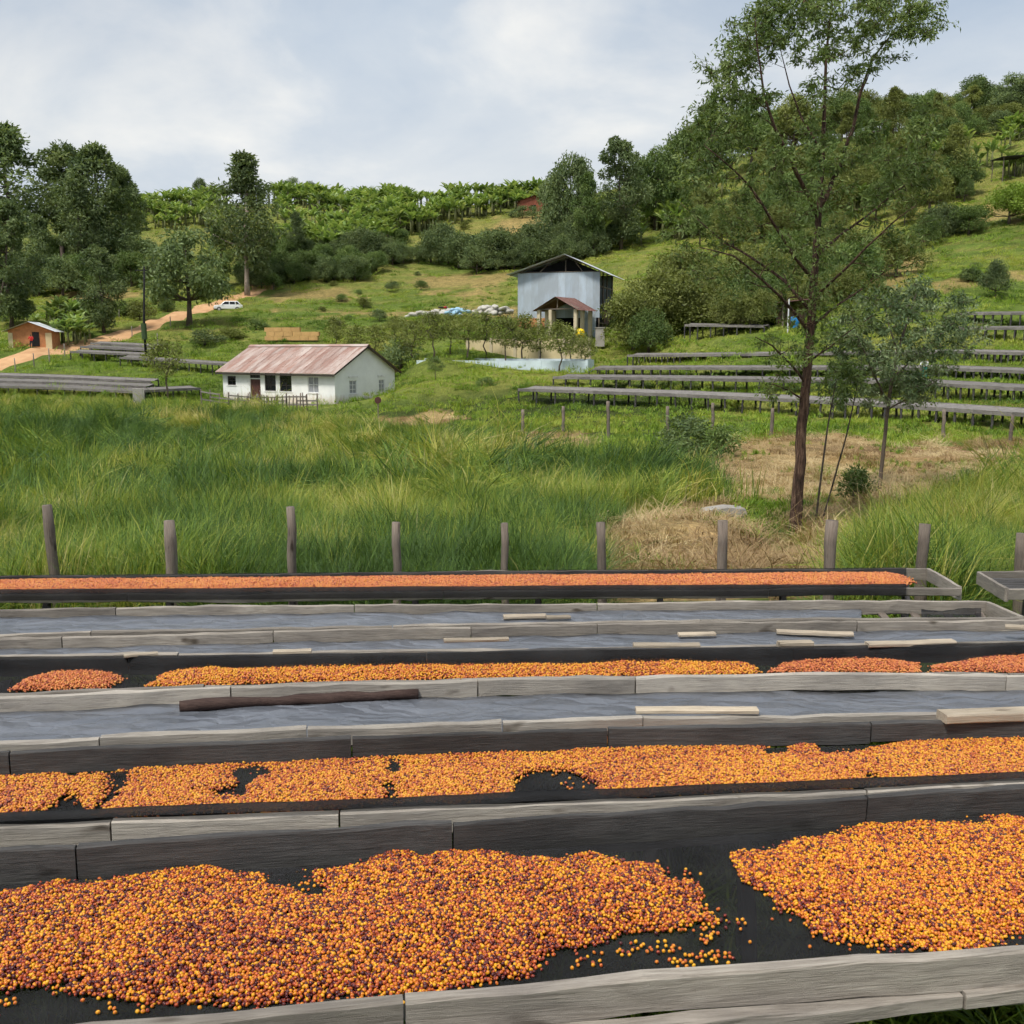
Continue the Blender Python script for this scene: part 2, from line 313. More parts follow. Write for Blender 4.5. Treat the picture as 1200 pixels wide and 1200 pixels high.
# ------------------------------------------------------------------ mesh helpers
def tag(o, label=None, cat=None, group=None, kind=None):
    if label: o['label'] = label
    if cat: o['category'] = cat
    if group: o['group'] = group
    if kind: o['kind'] = kind
    return o
def empty(name, loc=(0, 0, 0), rz=0.0):
    o = bpy.data.objects.new(name, None); COL.objects.link(o); o.location = loc; o.rotation_euler = (0, 0, rz)
    o.empty_display_size = 0.2; return o
def link(name, me, m=None, parent=None, loc=(0, 0, 0), rot=(0, 0, 0), scale=(1, 1, 1)):
    o = bpy.data.objects.new(name, me); COL.objects.link(o)
    if m is not None and not me.materials: me.materials.append(M[m] if isinstance(m, str) else m)
    if parent is not None: o.parent = parent
    o.location = loc; o.rotation_euler = rot; o.scale = scale; return o
def npmesh(name, V, F, smooth=False, attrs=None):     # F: (n,k) array of equal-sided faces
    V = np.asarray(V, np.float32); F = np.asarray(F, np.int32); k = F.shape[1]
    me = bpy.data.meshes.new(name); me.vertices.add(len(V)); me.vertices.foreach_set('co', V.ravel())
    me.loops.add(F.size); me.loops.foreach_set('vertex_index', F.ravel())
    me.polygons.add(len(F)); me.polygons.foreach_set('loop_start', np.arange(len(F), dtype=np.int32) * k)
    try: me.polygons.foreach_set('loop_total', np.full(len(F), k, np.int32))
    except Exception: pass
    if smooth: me.polygons.foreach_set('use_smooth', np.ones(len(F), bool))
    for nm, (typ, dom, arr) in (attrs or {}).items():
        a = me.attributes.new(nm, typ, dom)
        a.data.foreach_set({'FLOAT': 'value', 'FLOAT_VECTOR': 'vector', 'FLOAT_COLOR': 'color'}[typ], np.asarray(arr, np.float32).ravel())
    me.update(calc_edges=True); me.validate(); return me
class MB:
    def __init__(s): s.v = []; s.f = []
    def add(s, vs, fs):
        n = len(s.v); s.v += [tuple(v) for v in vs]; s.f += [tuple(i + n for i in f) for f in fs]; return s
    def box(s, x0, x1, y0, y1, z0, z1, mtx=None):
        vs = [Vector((x, y, z)) for z in (z0, z1) for y in (y0, y1) for x in (x0, x1)]
        if mtx is not None: vs = [mtx @ v for v in vs]
        return s.add(vs, [(0, 2, 3, 1), (4, 5, 7, 6), (0, 1, 5, 4), (2, 6, 7, 3), (0, 4, 6, 2), (1, 3, 7, 5)])
    def tube(s, pts, rad, n=7, cap=True):
        pts = [Vector(p) for p in pts]; rings = []; base = len(s.v); up = Vector((0.13, 0.97, 0.21))
        for i, p in enumerate(pts):
            t = (pts[min(i + 1, len(pts) - 1)] - pts[max(i - 1, 0)]).normalized()
            a = t.cross(up)
            if a.length < 0.05: a = t.cross(Vector((1, 0, 0)))
            a.normalize(); b = t.cross(a); r = rad[i] if hasattr(rad, '__len__') else rad
            for k in range(n):
                q = 2 * math.pi * k / n; s.v.append(tuple(p + (a * math.cos(q) + b * math.sin(q)) * r))
        for i in range(len(pts) - 1):
            for k in range(n):
                s.f.append((base + i * n + k, base + i * n + (k + 1) % n, base + (i + 1) * n + (k + 1) % n, base + (i + 1) * n + k))
        if cap:
            s.f.append(tuple(base + k for k in range(n))[::-1]); s.f.append(tuple(base + (len(pts) - 1) * n + k for k in range(n)))
        return s
    def prism(s, poly, y0, y1):              # polygon in x,z pulled along y
        n = len(poly); vs = [(x, y0, z) for x, z in poly] + [(x, y1, z) for x, z in poly]
        fs = [tuple(range(n)), tuple(range(2 * n - 1, n - 1, -1))] + [(i, i + n, (i + 1) % n + n, (i + 1) % n) for i in range(n)]
        return s.add(vs, fs)
    def mesh(s, name, smooth=False):
        me = bpy.data.meshes.new(name); me.from_pydata(s.v, [], s.f); 
        import bmesh
        bm = bmesh.new(); bm.from_mesh(me); bmesh.ops.recalc_face_normals(bm, faces=bm.faces); bm.to_mesh(me); bm.free()
        if smooth: me.polygons.foreach_set('use_smooth', [True] * len(me.polygons))
        me.update(); return me
    def build(s, name, m, parent=None, smooth=False, **k): return link(name, s.mesh(name, smooth), m, parent, **k)

def plank(name, m, p0, p1, h, t, parent, wav=0.006, tilt=0.0, segs=None, seed=None):
    """a sawn board from p0 to p1 (points on its top centre line, world), h tall and t thick, with worn edges"""
    p0 = Vector(p0); p1 = Vector(p1); d = p1 - p0; ln = d.length; x = d.normalized()
    side = Vector((0, 0, 1)).cross(x).normalized(); up = x.cross(side)
    rs = np.random.default_rng(abs(hash((round(p0.x, 2), round(p0.y, 2), round(h, 3)))) % 100000 if seed is None else seed)
    n = segs or max(4, int(ln / 0.16)); c = min(0.006, t * 0.2, h * 0.2)
    prof = [(-t / 2 + c, 0), (t / 2 - c, 0), (t / 2, -c), (t / 2, -h + c), (t / 2 - c, -h), (-t / 2 + c, -h), (-t / 2, -h + c), (-t / 2, -c)]
    wy = np.cumsum(rs.normal(0, wav * 0.5, n + 1)); wy -= np.linspace(wy[0], wy[-1], n + 1)
    wz = np.cumsum(rs.normal(0, wav * 0.35, n + 1)); wz -= np.linspace(wz[0], wz[-1], n + 1)
    vs = []; fs = []
    for i in range(n + 1):
        for (a, b) in prof:
            vs.append((ln * i / n, a + wy[i] + rs.normal(0, wav * 0.12), b + wz[i] + rs.normal(0, wav * 0.22)))
    for i in range(n):
        for k in range(8): fs.append((i * 8 + k, (i + 1) * 8 + k, (i + 1) * 8 + (k + 1) % 8, i * 8 + (k + 1) % 8))
    fs.append(tuple(range(8))); fs.append(tuple(range(n * 8 + 7, n * 8 - 1, -1)))
    b = MB(); b.v = vs; b.f = fs
    o = b.build(name, m, parent)
    mw = Matrix((x, side, up)).transposed().to_4x4() @ Matrix.Rotation(tilt, 4, 'X'); mw.translation = p0
    if parent is not None: mw = Matrix.Translation(-parent.location) @ mw
    o.matrix_local = mw; return o
def post(name, m, p0, p1, r, parent=None, n=8, seed=0, taper=0.9, square=False):
    rs = random.Random(seed); p0 = Vector(p0); p1 = Vector(p1); b = MB(); k = 6; pts = []; rr = []
    for i in range(k + 1):
        t = i / k; q = p0.lerp(p1, t); j = r * 0.22 if 0 < i < k else 0
        pts.append(Vector((rs.uniform(-j, j), rs.uniform(-j, j), 0)) + (q - p0)); rr.append(r * (1 + (taper - 1) * t) * rs.uniform(0.92, 1.08))
    b.tube(pts, rr, 4 if square else n)
    off = parent.location if parent is not None else Vector()
    return b.build(name, m, parent, smooth=not square, loc=p0 - off)

# ------------------------------------------------------------------ scattering of what nobody could count
def scatter(name, protos, P, rot, scl, tint, label=None, cat=None, pick=None, parent=None):
    """one object: a cloud of points, each carrying a copy of one of the prototypes"""
    P = np.asarray(P, np.float32); n = len(P)
    me = bpy.data.meshes.new(name); me.vertices.add(n); me.vertices.foreach_set('co', P.ravel())
    for nm, typ, arr, key in (('rot', 'FLOAT_VECTOR', rot, 'vector'), ('scl', 'FLOAT_VECTOR', scl, 'vector'), ('tint', 'FLOAT', tint, 'value')):
        a = me.attributes.new(nm, typ, 'POINT'); a.data.foreach_set(key, np.asarray(arr, np.float32).ravel())
    a = me.attributes.new('pick', 'INT', 'POINT')
    a.data.foreach_set('value', (np.arange(n) * 7919 % len(protos) if pick is None else pick).astype(np.int32))
    o = bpy.data.objects.new(name, me); COL.objects.link(o)
    g = bpy.data.node_groups.new(name, 'GeometryNodeTree')
    g.interface.new_socket('Geometry', in_out='INPUT', socket_type='NodeSocketGeometry')
    g.interface.new_socket('Geometry', in_out='OUTPUT', socket_type='NodeSocketGeometry')
    gi = g.nodes.new('NodeGroupInput'); go = g.nodes.new('NodeGroupOutput')
    ip = g.nodes.new('GeometryNodeInstanceOnPoints'); jn = g.nodes.new('GeometryNodeJoinGeometry')
    for pr in reversed(protos):
        oi = g.nodes.new('GeometryNodeObjectInfo'); oi.inputs['Object'].default_value = pr; oi.inputs['As Instance'].default_value = True
        g.links.new(oi.outputs['Geometry'], jn.inputs[0])
    def attr(nm, t):
        q = g.nodes.new('GeometryNodeInputNamedAttribute'); q.data_type = t; q.inputs['Name'].default_value = nm; return q.outputs['Attribute']
    g.links.new(gi.outputs[0], ip.inputs['Points']); g.links.new(jn.outputs[0], ip.inputs['Instance'])
    ip.inputs['Pick Instance'].default_value = True; g.links.new(attr('pick', 'INT'), ip.inputs['Instance Index'])
    e2r = g.nodes.new('FunctionNodeEulerToRotation'); g.links.new(attr('rot', 'FLOAT_VECTOR'), e2r.inputs[0]); g.links.new(e2r.outputs[0], ip.inputs['Rotation'])
    g.links.new(attr('scl', 'FLOAT_VECTOR'), ip.inputs['Scale']); g.links.new(ip.outputs[0], go.inputs[0])
    md = o.modifiers.new('scatter', 'NODES'); md.node_group = g
    tag(o, label, cat, None, 'stuff')
    if parent is not None: o.parent = parent
    return o
def proto(name, me, m):                      # a prototype lives outside the scene
    o = bpy.data.objects.new(name, me); me.materials.append(M[m]); return o
# ------------------------------------------------------------------ terrain
_c = []
def cw(X, Y, z): _c.append((X, Y, z))
def cp(px, py, Y): p = at(px, py, Y); _c.append((p.x, Y, p.z))
for Y in (-14, -4, 3, 8, 13, 17):
    for X in (-26, -9, 0, 9, 26): cw(X, Y, bedz(max(Y, 0)) - 0.9)
for px in (-250, 150, 520): 
    for Y, z in ((24, -4.35), (33, -4.9), (47, -5.2), (66, -5.3), (84, -5.25)): cw((px - 600) / 1200 * Y, Y, EYE + z)
for a in ((932, 628, 23), (840, 604, 25.5), (1030, 576, 32.5), (1100, 540, 41), (900, 525, 45), (760, 515, 55), (1190, 525, 46), (1190, 600, 27), (1400, 590, 28),
          (615, 482, 80), (760, 490, 69), (915, 507, 60), (1190, 512, 55), (1200, 503, 58), (1200, 474, 65), (1200, 454, 72), (1200, 432, 80), (1200, 407, 91), (1200, 398, 96),
          (780, 480, 74), (780, 461, 82), (780, 447, 89), (780, 433, 97), (800, 406, 108),
          (393, 474, 95), (262, 464, 104), (463, 460, 106), (365, 456, 112), (500, 455, 100), (440, 492, 84), (520, 480, 86),
          (0, 473, 93), (130, 471, 95), (0, 448, 104), (200, 442, 110), (100, 432, 113), (0, 428, 116), (80, 412, 125), (210, 375, 147), (265, 360, 159), (35, 407, 123), (60, 380, 142), (150, 370, 152),
          (0, 340, 185), (120, 335, 182), (200, 310, 197), (300, 350, 166), (320, 330, 180),
          (400, 378, 141), (350, 395, 129), (450, 362, 156), (420, 335, 174), (560, 345, 162), (590, 434, 101), (480, 430, 105), (690, 438, 98.5), (600, 428, 106), (500, 447, 96), (570, 449, 93), (640, 452, 90), (500, 394, 121), (640, 393, 126), (700, 402, 124), (740, 424, 111), (800, 362, 136),
          (600, 310, 190), (480, 300, 200), (560, 275, 222), (380, 300, 197), (250, 285, 215), (180, 282, 215),
          (800, 310, 156), (900, 320, 146), (1000, 310, 151), (1100, 330, 120), (1190, 300, 131), (1190, 250, 156), (1000, 250, 191), (1180, 200, 196), (850, 260, 201), (750, 290, 190), (690, 300, 187),
          (-400, 460, 100), (-400, 380, 150), (-400, 320, 200), (1600, 510, 52), (1600, 420, 80), (1600, 310, 122), (1600, 200, 190)): cp(*a)
for px, py in ((-400, 270), (0, 262), (150, 246), (250, 240), (350, 240), (450, 243), (550, 240), (640, 236), (700, 226), (800, 200), (900, 176), (1000, 160), (1100, 150), (1200, 144), (1600, 130)):
    cp(px, py, 262); p = at(px, py, 262); cw(p.x * 1.3, 345, EYE + (p.z - EYE) * 0.9); cw(p.x * 1.8, 480, EYE + (p.z - EYE) * 0.55)
_c = np.array(_c)
def _st(X, Y): q = np.maximum(np.asarray(Y, float) + 22, 4); return np.stack([2.2 * np.asarray(X, float) / q, 1.5 * np.log(q)], -1)
_cs = _st(_c[:, 0], _c[:, 1]); _ce = (_c[:, 2] - EYE) / np.maximum(_c[:, 1] + 22, 4)
def _k(r2): return 0.5 * r2 * np.log(r2 + 1e-9)
_n = len(_c); _A = np.zeros((_n + 3, _n + 3)); _d2 = ((_cs[:, None] - _cs[None]) ** 2).sum(-1)
_A[:_n, :_n] = _k(_d2) + np.eye(_n) * 3e-4; _A[:_n, _n] = 1; _A[:_n, _n + 1:] = _cs; _A[_n, :_n] = 1; _A[_n + 1:, :_n] = _cs.T
_w = np.linalg.solve(_A, np.r_[_ce, 0, 0, 0])
def ground(X, Y):
    X = np.atleast_1d(np.asarray(X, float)); Y = np.atleast_1d(np.asarray(Y, float)); out = np.empty(len(X))
    for i in range(0, len(X), 20000):
        s = _st(X[i:i + 20000], Y[i:i + 20000]); d2 = ((s[:, None] - _cs[None]) ** 2).sum(-1)
        out[i:i + 20000] = (_k(d2) @ _w[:_n] + _w[_n] + s @ _w[_n + 1:]) * np.maximum(Y[i:i + 20000] + 22, 4) + EYE
    bmp = (fbm(X, Y, 9.0, 3) - 0.5) * np.clip((Y - 14) / 60, 0, 1) * 0.45
    ter = 0.20 * np.sin(2 * np.pi * out / 1.45) * np.clip((Y - 122) / 12, 0, 1) * np.clip((250 - Y) / 20, 0, 1)      # old cultivation terraces
    heap = 0.6 * np.exp(-(((X - 3.3) / 1.7) ** 2 + ((Y - 20.6) / 1.6) ** 2))                # raked up cut grass
    return out + bmp + ter + heap
def gz(X, Y): return float(ground([X], [Y])[0])
def spot(px, Y):                             # the ground Y metres ahead under this column of the photo
    x = (px - 600) / 1200 * Y
    for _ in range(4):
        z = gz(x, Y); x = (px - 600) / 1200 * (Y * CT - (z - EYE) * ST)
    return Vector((x, Y, z))
def hit(px, py, y0=12, y1=300):              # the first ground met by the ray through this pixel
    d = ray(px, py); Y = np.geomspace(y0, y1, 700); X = d.x / d.y * Y; Z = EYE + d.z / d.y * Y
    below = np.nonzero(Z <= ground(X, Y))[0]
    i = below[0] if len(below) else len(Y) - 1
    return Vector((X[i], Y[i], Z[i]))

STRAW = [[(650, 700), (668, 650), (712, 612), (800, 582), (850, 592), (868, 622), (900, 640), (1000, 632), (1010, 700), (650, 700)],
         [(818, 548), (850, 520), (930, 511), (1010, 511), (1050, 526), (1040, 600), (995, 640), (940, 632), (925, 590), (870, 585), (845, 575)],
         [(985, 600), (1010, 540), (1060, 520), (1200, 514), (1420, 514), (1400, 552), (1200, 556), (1150, 575), (1060, 605)],
         [(575, 520), (625, 505), (690, 510), (700, 525), (640, 532), (600, 530)], [(415, 500), (440, 486), (520, 484), (545, 492), (520, 502), (440, 505)]]
DIRT = [[(300, 348), (380, 340), (420, 338), (420, 346), (330, 354)], [(470, 330), (560, 320), (600, 322), (590, 334), (500, 342)], [(290, 364), (480, 366), (600, 360), (640, 372), (480, 372), (380, 370)],
        [(1000, 320), (1060, 290), (1090, 310), (1040, 345)], [(1130, 255), (1200, 215), (1300, 215), (1300, 240), (1150, 262)], [(60, 345), (160, 338), (170, 350), (60, 358)],
        [(520, 350), (560, 340), (580, 344), (560, 350)], [(560, 268), (640, 235), (660, 262), (600, 275)], [(1090, 330), (1200, 318), (1200, 326), (1100, 340)]]
def _terrain():
    nu, nv = 300, 430
    tv = np.linspace(0, 1, nv); Yv = -16 + 0.5 * np.sinh(tv * 7.55) ; Yv = Yv / (Yv[-1] + 16) * 1.0 if False else Yv
    Yv = np.concatenate([np.linspace(-16, 12, 40), np.geomspace(12.6, 520, nv - 40)])
    u = np.linspace(-1, 1, nu); U, YY = np.meshgrid(u, Yv); XX = U * (26 + 0.85 * np.maximum(YY, 0))
    X = XX.ravel(); Y = YY.ravel(); Z = ground(X, Y)
    P = np.stack([X, Y, Z], 1); px = proj(P); vis = Y > 10
    jx = px + np.stack([(fbm(X, Y, 3.5, 8) - 0.5) * 46, (fbm(X, Y, 3.5, 12) - 0.5) * 20], 1)
    n1 = fbm(X, Y, 14, 1); n2 = fbm(X, Y, 3.0, 2)
    c = np.array([0.115, 0.165, 0.034])[None] * (0.75 + 0.55 * n2[:, None])
    yel = np.clip((n1 - 0.45) * 4, 0, 1)[:, None] * 0.7
    c = c * (1 - yel) + np.array([0.25, 0.245, 0.065])[None] * yel * (0.8 + 0.4 * n2[:, None])
    far = np.clip((Y - 150) / 60, 0, 1)[:, None] * 0.45
    c = c * (1 - far) + np.array([0.20, 0.215, 0.065])[None] * far
    tb = np.clip(np.sin(2 * np.pi * (Z - EYE) / 1.45 + 1.2 + 2 * n1) * 2 - 0.9, 0, 1)[:, None] * np.clip((Y - 122) / 12, 0, 1)[:, None] * 0.45
    c = c * (1 - tb) + np.array([0.30, 0.235, 0.095])[None] * tb
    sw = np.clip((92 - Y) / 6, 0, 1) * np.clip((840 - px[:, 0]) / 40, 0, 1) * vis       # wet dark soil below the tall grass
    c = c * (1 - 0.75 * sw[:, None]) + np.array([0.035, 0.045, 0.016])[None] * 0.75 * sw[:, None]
    for pl in STRAW:
        k = inpoly(jx, pl) & vis; mx_ = np.clip((fbm(X[k], Y[k], 5.0, 77) - 0.42) * 5, 0, 1)[:, None]; c[k] = (np.array([0.40, 0.29, 0.15]) * (1 - mx_) + np.array([0.25, 0.155, 0.085]) * mx_) * (0.6 + 0.8 * n2[k, None])
    for pl in DIRT:
        k = inpoly(jx, pl) & (Y > 90); c[k] = 0.35 * c[k] + 0.65 * np.array([0.36, 0.25, 0.12]) * (0.7 + 0.6 * n2[k, None])
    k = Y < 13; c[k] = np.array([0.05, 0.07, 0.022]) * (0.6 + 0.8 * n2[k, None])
    i = np.arange(nu * nv).reshape(nv, nu)
    F = np.stack([i[:-1, :-1], i[:-1, 1:], i[1:, 1:], i[1:, :-1]], -1).reshape(-1, 4)
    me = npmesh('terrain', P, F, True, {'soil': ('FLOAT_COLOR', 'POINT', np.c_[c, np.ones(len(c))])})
    m, nt, b = mat('hillside ground')
    a = nd(nt, 'ShaderNodeAttribute', attribute_name='soil')
    g1 = noise(nt, 0.9, 8, 0.7); g2 = noise(nt, 6.0, 4, 0.7)
    r1 = ramp(nt, g1.outputs['Fac'], [(0.3, (0.55, 0.6, 0.5)), (0.7, (1.35, 1.28, 1.2))]); r2 = ramp(nt, g2.outputs['Fac'], [(0.3, (0.6, 0.6, 0.6)), (0.7, (1.3, 1.3, 1.25))])
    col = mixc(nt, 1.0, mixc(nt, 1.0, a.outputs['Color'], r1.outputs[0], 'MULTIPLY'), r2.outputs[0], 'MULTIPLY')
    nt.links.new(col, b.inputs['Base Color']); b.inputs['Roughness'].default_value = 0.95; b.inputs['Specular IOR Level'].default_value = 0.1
    bump(nt, b, g2.outputs['Fac'], 0.8, 0.25)
    return tag(link('terrain', me, m), 'grassy valley floor rising into green hills', kind='structure')
_terrain()

def _road():
    pts = [hit(*q) for q in ((-160, 462), (-60, 443), (0, 429), (60, 412), (110, 400), (160, 388), (205, 373), (240, 362), (262, 356))] 
    pts += [spot(300, 172), spot(330, 190)]
    P = []; 
    C = [Vector(p) for p in pts]; fine = []
    for i in range(len(C) - 1):
        for k in range(10): fine.append(C[i].lerp(C[i + 1], k / 10))
    fine.append(C[-1]); hw = 2.0
    for i, p in enumerate(fine):
        t = (fine[min(i + 3, len(fine) - 1)] - fine[max(i - 3, 0)]); t.z = 0; t.normalize(); s = Vector((t.y, -t.x, 0))
        for k in range(7):
            f = (k - 3) / 3; q = p + s * f * (hw * (1 + 0.18 * math.sin(i * 0.9 + k))); 
            P.append((q.x, q.y, gz(q.x, q.y) + (0.16 if abs(f) < 0.9 else -0.05) - 0.05 * (abs(abs(f) - 0.45) < 0.2)))
    n = len(fine); F = [(i * 7 + k, i * 7 + k + 1, (i + 1) * 7 + k + 1, (i + 1) * 7 + k) for i in range(n - 1) for k in range(6)]
    m, nt, b = mat('orange dirt track')
    a = noise(nt, 0.5, 6, 0.65); c = ramp(nt, a.outputs['Fac'], [(0.3, (0.40, 0.22, 0.105)), (0.7, (0.58, 0.36, 0.19))]); nt.links.new(c.outputs[0], b.inputs['Base Color']); b.inputs['Roughness'].default_value = 0.95
    tag(link('dirt_road', npmesh('dirt_road', P, F, True), m), 'orange dirt track climbing past the small brick hut', kind='structure')
_road()
# ------------------------------------------------------------------ the drying beds in front
def line_at(poly, px):
    x = [p[0] for p in poly]
    return float(np.interp(px, x, [p[1] for p in poly]))
def extend(poly, a=-260, b=1460):
    p = list(poly)
    if p[0][0] > a: s = (p[1][1] - p[0][1]) / (p[1][0] - p[0][0]); p = [(a, p[0][1] + s * (a - p[0][0]))] + p
    if b is not None and p[-1][0] < b: s = (p[-1][1] - p[-2][1]) / (p[-1][0] - p[-2][0]); p = p + [(b, p[-1][1] + s * (b - p[-1][0]))]
    return p
FLOOR = -0.115
def net_mesh(parent, front, back, x0, x1, dz=FLOOR, over=True, seed=0, lip=0.16, m='net', name='shade_net', wr=0.008, fin=0.03, lift=0.0, nx=90, sag=0.02, lips=(0, 0)):
    """cloth lying in the bed: up the front rail, along the floor, up the back rail"""
    V = []; fo, bo = lips
    prof = {0: [(0.035, dz + 0.004), (0.07, dz)], 1: [(-0.042, 0.004), (-0.036, 0.022), (0.025, 0.024), (0.04, -0.05), (0.07, dz)], 2: [(-0.068, -0.075), (-0.068, -0.04), (-0.058, 0.022), (0.025, 0.024), (0.04, -0.05), (0.07, dz)]}[fo]
    prof = prof + [(0.2, dz - sag * 0.7), (0.35, dz - sag), (0.5, dz - sag), (0.65, dz - sag), (0.8, dz - sag * 0.7)] + {0: [(0.93, dz), (0.965, dz + 0.004)], 1: [(0.93, dz), (0.95, -0.06), (0.968, 0.018), (1.0, 0.014)]}[bo]
    if not over: prof = [(fin, lift)] + [(fin + (1 - 2 * fin) * q / 10, lift - sag * math.sin(math.pi * q / 10)) for q in range(1, 10)] + [(1 - fin, lift)]
    k = len(prof)
    for i in range(nx + 1):
        px = x0 + (x1 - x0) * i / nx
        a = onbed(px, line_at(front, px)); b = onbed(px, line_at(back, px))
        for j, (t, z) in enumerate(prof):
            q = a.lerp(b, t); q.z = bedz(q.y) + z
            V.append((q.x, q.y, q.z))
    V = np.array(V); inner = np.tile(np.array([0 < t < 1 for t, z in prof]), nx + 1)
    V[:, 2] += np.where(inner, (fbm(V[:, 0], V[:, 1], 0.35, seed) - 0.5) * wr * 2.2, (fbm(V[:, 0], V[:, 1], 0.3, seed + 3) - 0.5) * 0.012)
    if not over:                              # wrinkled sheeting
        r = np.abs(fbm(V[:, 0] + 0.6 * V[:, 1], V[:, 1] * 2.2, 0.42, seed + 5) - 0.5); V[:, 2] += np.where(inner, (0.22 - r) * wr * 3.0, 0)
    V -= np.array(parent.location)
    F = [(i * k + j, (i + 1) * k + j, (i + 1) * k + j + 1, i * k + j + 1) for i in range(nx) for j in range(k - 1)]
    o = link(name, npmesh(name, V, F, True), m, parent)
    return o
def rail(parent, line, joints, h, t, m, off=0.0, top=0.0, wav=0.011, name='rail_board'):
    pr = None
    for a, b in zip(joints[:-1], joints[1:]):
        pa = onbed(a, line_at(line, a)); pb = onbed(b, line_at(line, b)); d = (pb - pa).normalized(); g = 0.004
        n = Vector((-d.y, d.x, 0)); n.normalize()
        pa = pa + n * off + Vector((0, 0, top)); pb = pb + n * off + Vector((0, 0, top)); pa.z += random.uniform(-.006, .004); pb.z += random.uniform(-.006, .004)
        plank(name, m, pa + d * g, pb - d * g, h * random.uniform(0.9, 1.08), t * random.uniform(0.85, 1.1), parent, wav)
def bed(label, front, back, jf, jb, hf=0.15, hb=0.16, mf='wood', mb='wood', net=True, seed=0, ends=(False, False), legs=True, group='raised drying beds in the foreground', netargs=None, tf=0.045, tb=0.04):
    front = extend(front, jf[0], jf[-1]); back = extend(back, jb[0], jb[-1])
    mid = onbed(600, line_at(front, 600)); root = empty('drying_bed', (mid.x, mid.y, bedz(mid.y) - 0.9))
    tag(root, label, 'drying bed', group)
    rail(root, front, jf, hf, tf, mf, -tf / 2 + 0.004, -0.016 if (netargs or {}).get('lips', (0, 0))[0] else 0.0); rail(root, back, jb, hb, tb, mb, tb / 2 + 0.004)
    if net: net_mesh(root, front, back, max(jf[0], jb[0]) + 3, min(jf[-1], jb[-1]) - (26 if ends[1] else 3), seed=seed, **(netargs or {}))
    for e, on in zip((0, -1), ends):
        if on:
            a = onbed(jf[e], line_at(front, jf[e])); b = onbed(jb[e], line_at(back, jb[e])); plank('end_board', mf, a, b, 0.14, 0.04, root)
    if legs:
        px0, px1 = max(jf[0], jb[0]) + 25, min(jf[-1], jb[-1]) - 25; k = 0
        a0 = onbed(px0, line_at(front, px0)); a1 = onbed(px1, line_at(front, px1)); cnt = max(2, int((a1 - a0).length / 1.15))
        for i in range(cnt + 1):
            px = px0 + (px1 - px0) * i / cnt
            a = onbed(px, line_at(front, px)); b = onbed(px, line_at(back, px)); c = []
            for q, s in ((a, 0.05), (b, -0.05)):
                p = a.lerp(b, 0.5 + (0.5 - abs(s)) * (1 if q is b else -1)); top = bedz(p.y) - 0.16; g = gz(p.x, p.y)
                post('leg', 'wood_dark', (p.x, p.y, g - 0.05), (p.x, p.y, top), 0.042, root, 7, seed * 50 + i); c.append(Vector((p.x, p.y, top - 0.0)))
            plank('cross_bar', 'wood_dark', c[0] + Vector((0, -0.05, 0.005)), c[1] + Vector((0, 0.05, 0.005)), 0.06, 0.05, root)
    return root, front, back
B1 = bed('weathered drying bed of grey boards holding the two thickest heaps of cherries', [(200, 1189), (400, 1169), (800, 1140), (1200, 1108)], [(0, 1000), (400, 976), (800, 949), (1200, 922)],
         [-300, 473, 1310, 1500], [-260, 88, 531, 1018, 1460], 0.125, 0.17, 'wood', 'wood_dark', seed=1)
rail(B1[0], B1[1], [-300, 320, 1120, 1500], 0.05, 0.06, 'wood', -0.034, -0.108, name='lower_board')
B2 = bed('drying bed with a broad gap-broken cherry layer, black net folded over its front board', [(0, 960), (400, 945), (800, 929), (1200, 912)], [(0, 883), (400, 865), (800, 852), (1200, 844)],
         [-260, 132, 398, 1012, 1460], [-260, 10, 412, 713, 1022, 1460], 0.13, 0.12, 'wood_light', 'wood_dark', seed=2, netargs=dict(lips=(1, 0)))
B3 = bed('drying bed under smooth grey plastic beside the dark bark-edged log', [(0, 868), (400, 848), (800, 837), (1200, 832)], [(0, 816), (400, 801), (800, 795), (1200, 793)],
         [-260, 118, 360, 588, 752, 1100, 1460], [-260, 270, 560, 745, 1180, 1460], 0.10, 0.12, 'wood_light', 'wood_light', net=False, seed=3)
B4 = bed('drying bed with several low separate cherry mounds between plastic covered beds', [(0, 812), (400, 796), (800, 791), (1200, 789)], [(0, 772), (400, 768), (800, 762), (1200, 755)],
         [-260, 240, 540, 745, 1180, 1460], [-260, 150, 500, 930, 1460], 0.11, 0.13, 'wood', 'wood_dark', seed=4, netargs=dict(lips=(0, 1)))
B5 = bed('drying bed under grey plastic with loose pale boards, behind the separate mounds', [(0, 767), (400, 763), (800, 757), (1200, 750)], [(0, 749), (400, 739), (800, 730), (1200, 727)],
         [-260, 210, 620, 1040, 1460], [-260, 72, 320, 552, 700, 1005, 1460], 0.10, 0.12, 'wood', 'wood', net=False, seed=5)
B6 = bed('half uncovered drying bed with its open frame end showing through', [(0, 741), (400, 733), (800, 725), (1198, 722)], [(0, 714), (400, 710), (800, 707), (1158, 705)],
         [-260, 108, 460, 820, 1198], [-260, 135, 415, 700, 1158], 0.10, 0.12, 'wood', 'wood', net=False, seed=6, ends=(False, True))
B7 = bed('drying bed with one long even strip of cherries beside the row of posts', [(0, 694), (600, 690), (1125, 687)], [(0, 676), (600, 670), (1088, 666)],
         [-260, 150, 520, 900, 1125], [-260, 300, 760, 1088], 0.085, 0.13, 'wood', 'wood', seed=7, netargs=dict(lips=(2, 1), dz=-0.055, sag=0.01), ends=(False, True))
B8 = bed('empty drying bed starting beyond the open corner of the long cherry strip', [(1180, 689), (1460, 686)], [(1147, 670), (1460, 666)], [1180, 1320, 1460], [1147, 1300, 1460], 0.11, 0.11, 'wood', 'wood', net=False, seed=8, ends=(True, False))
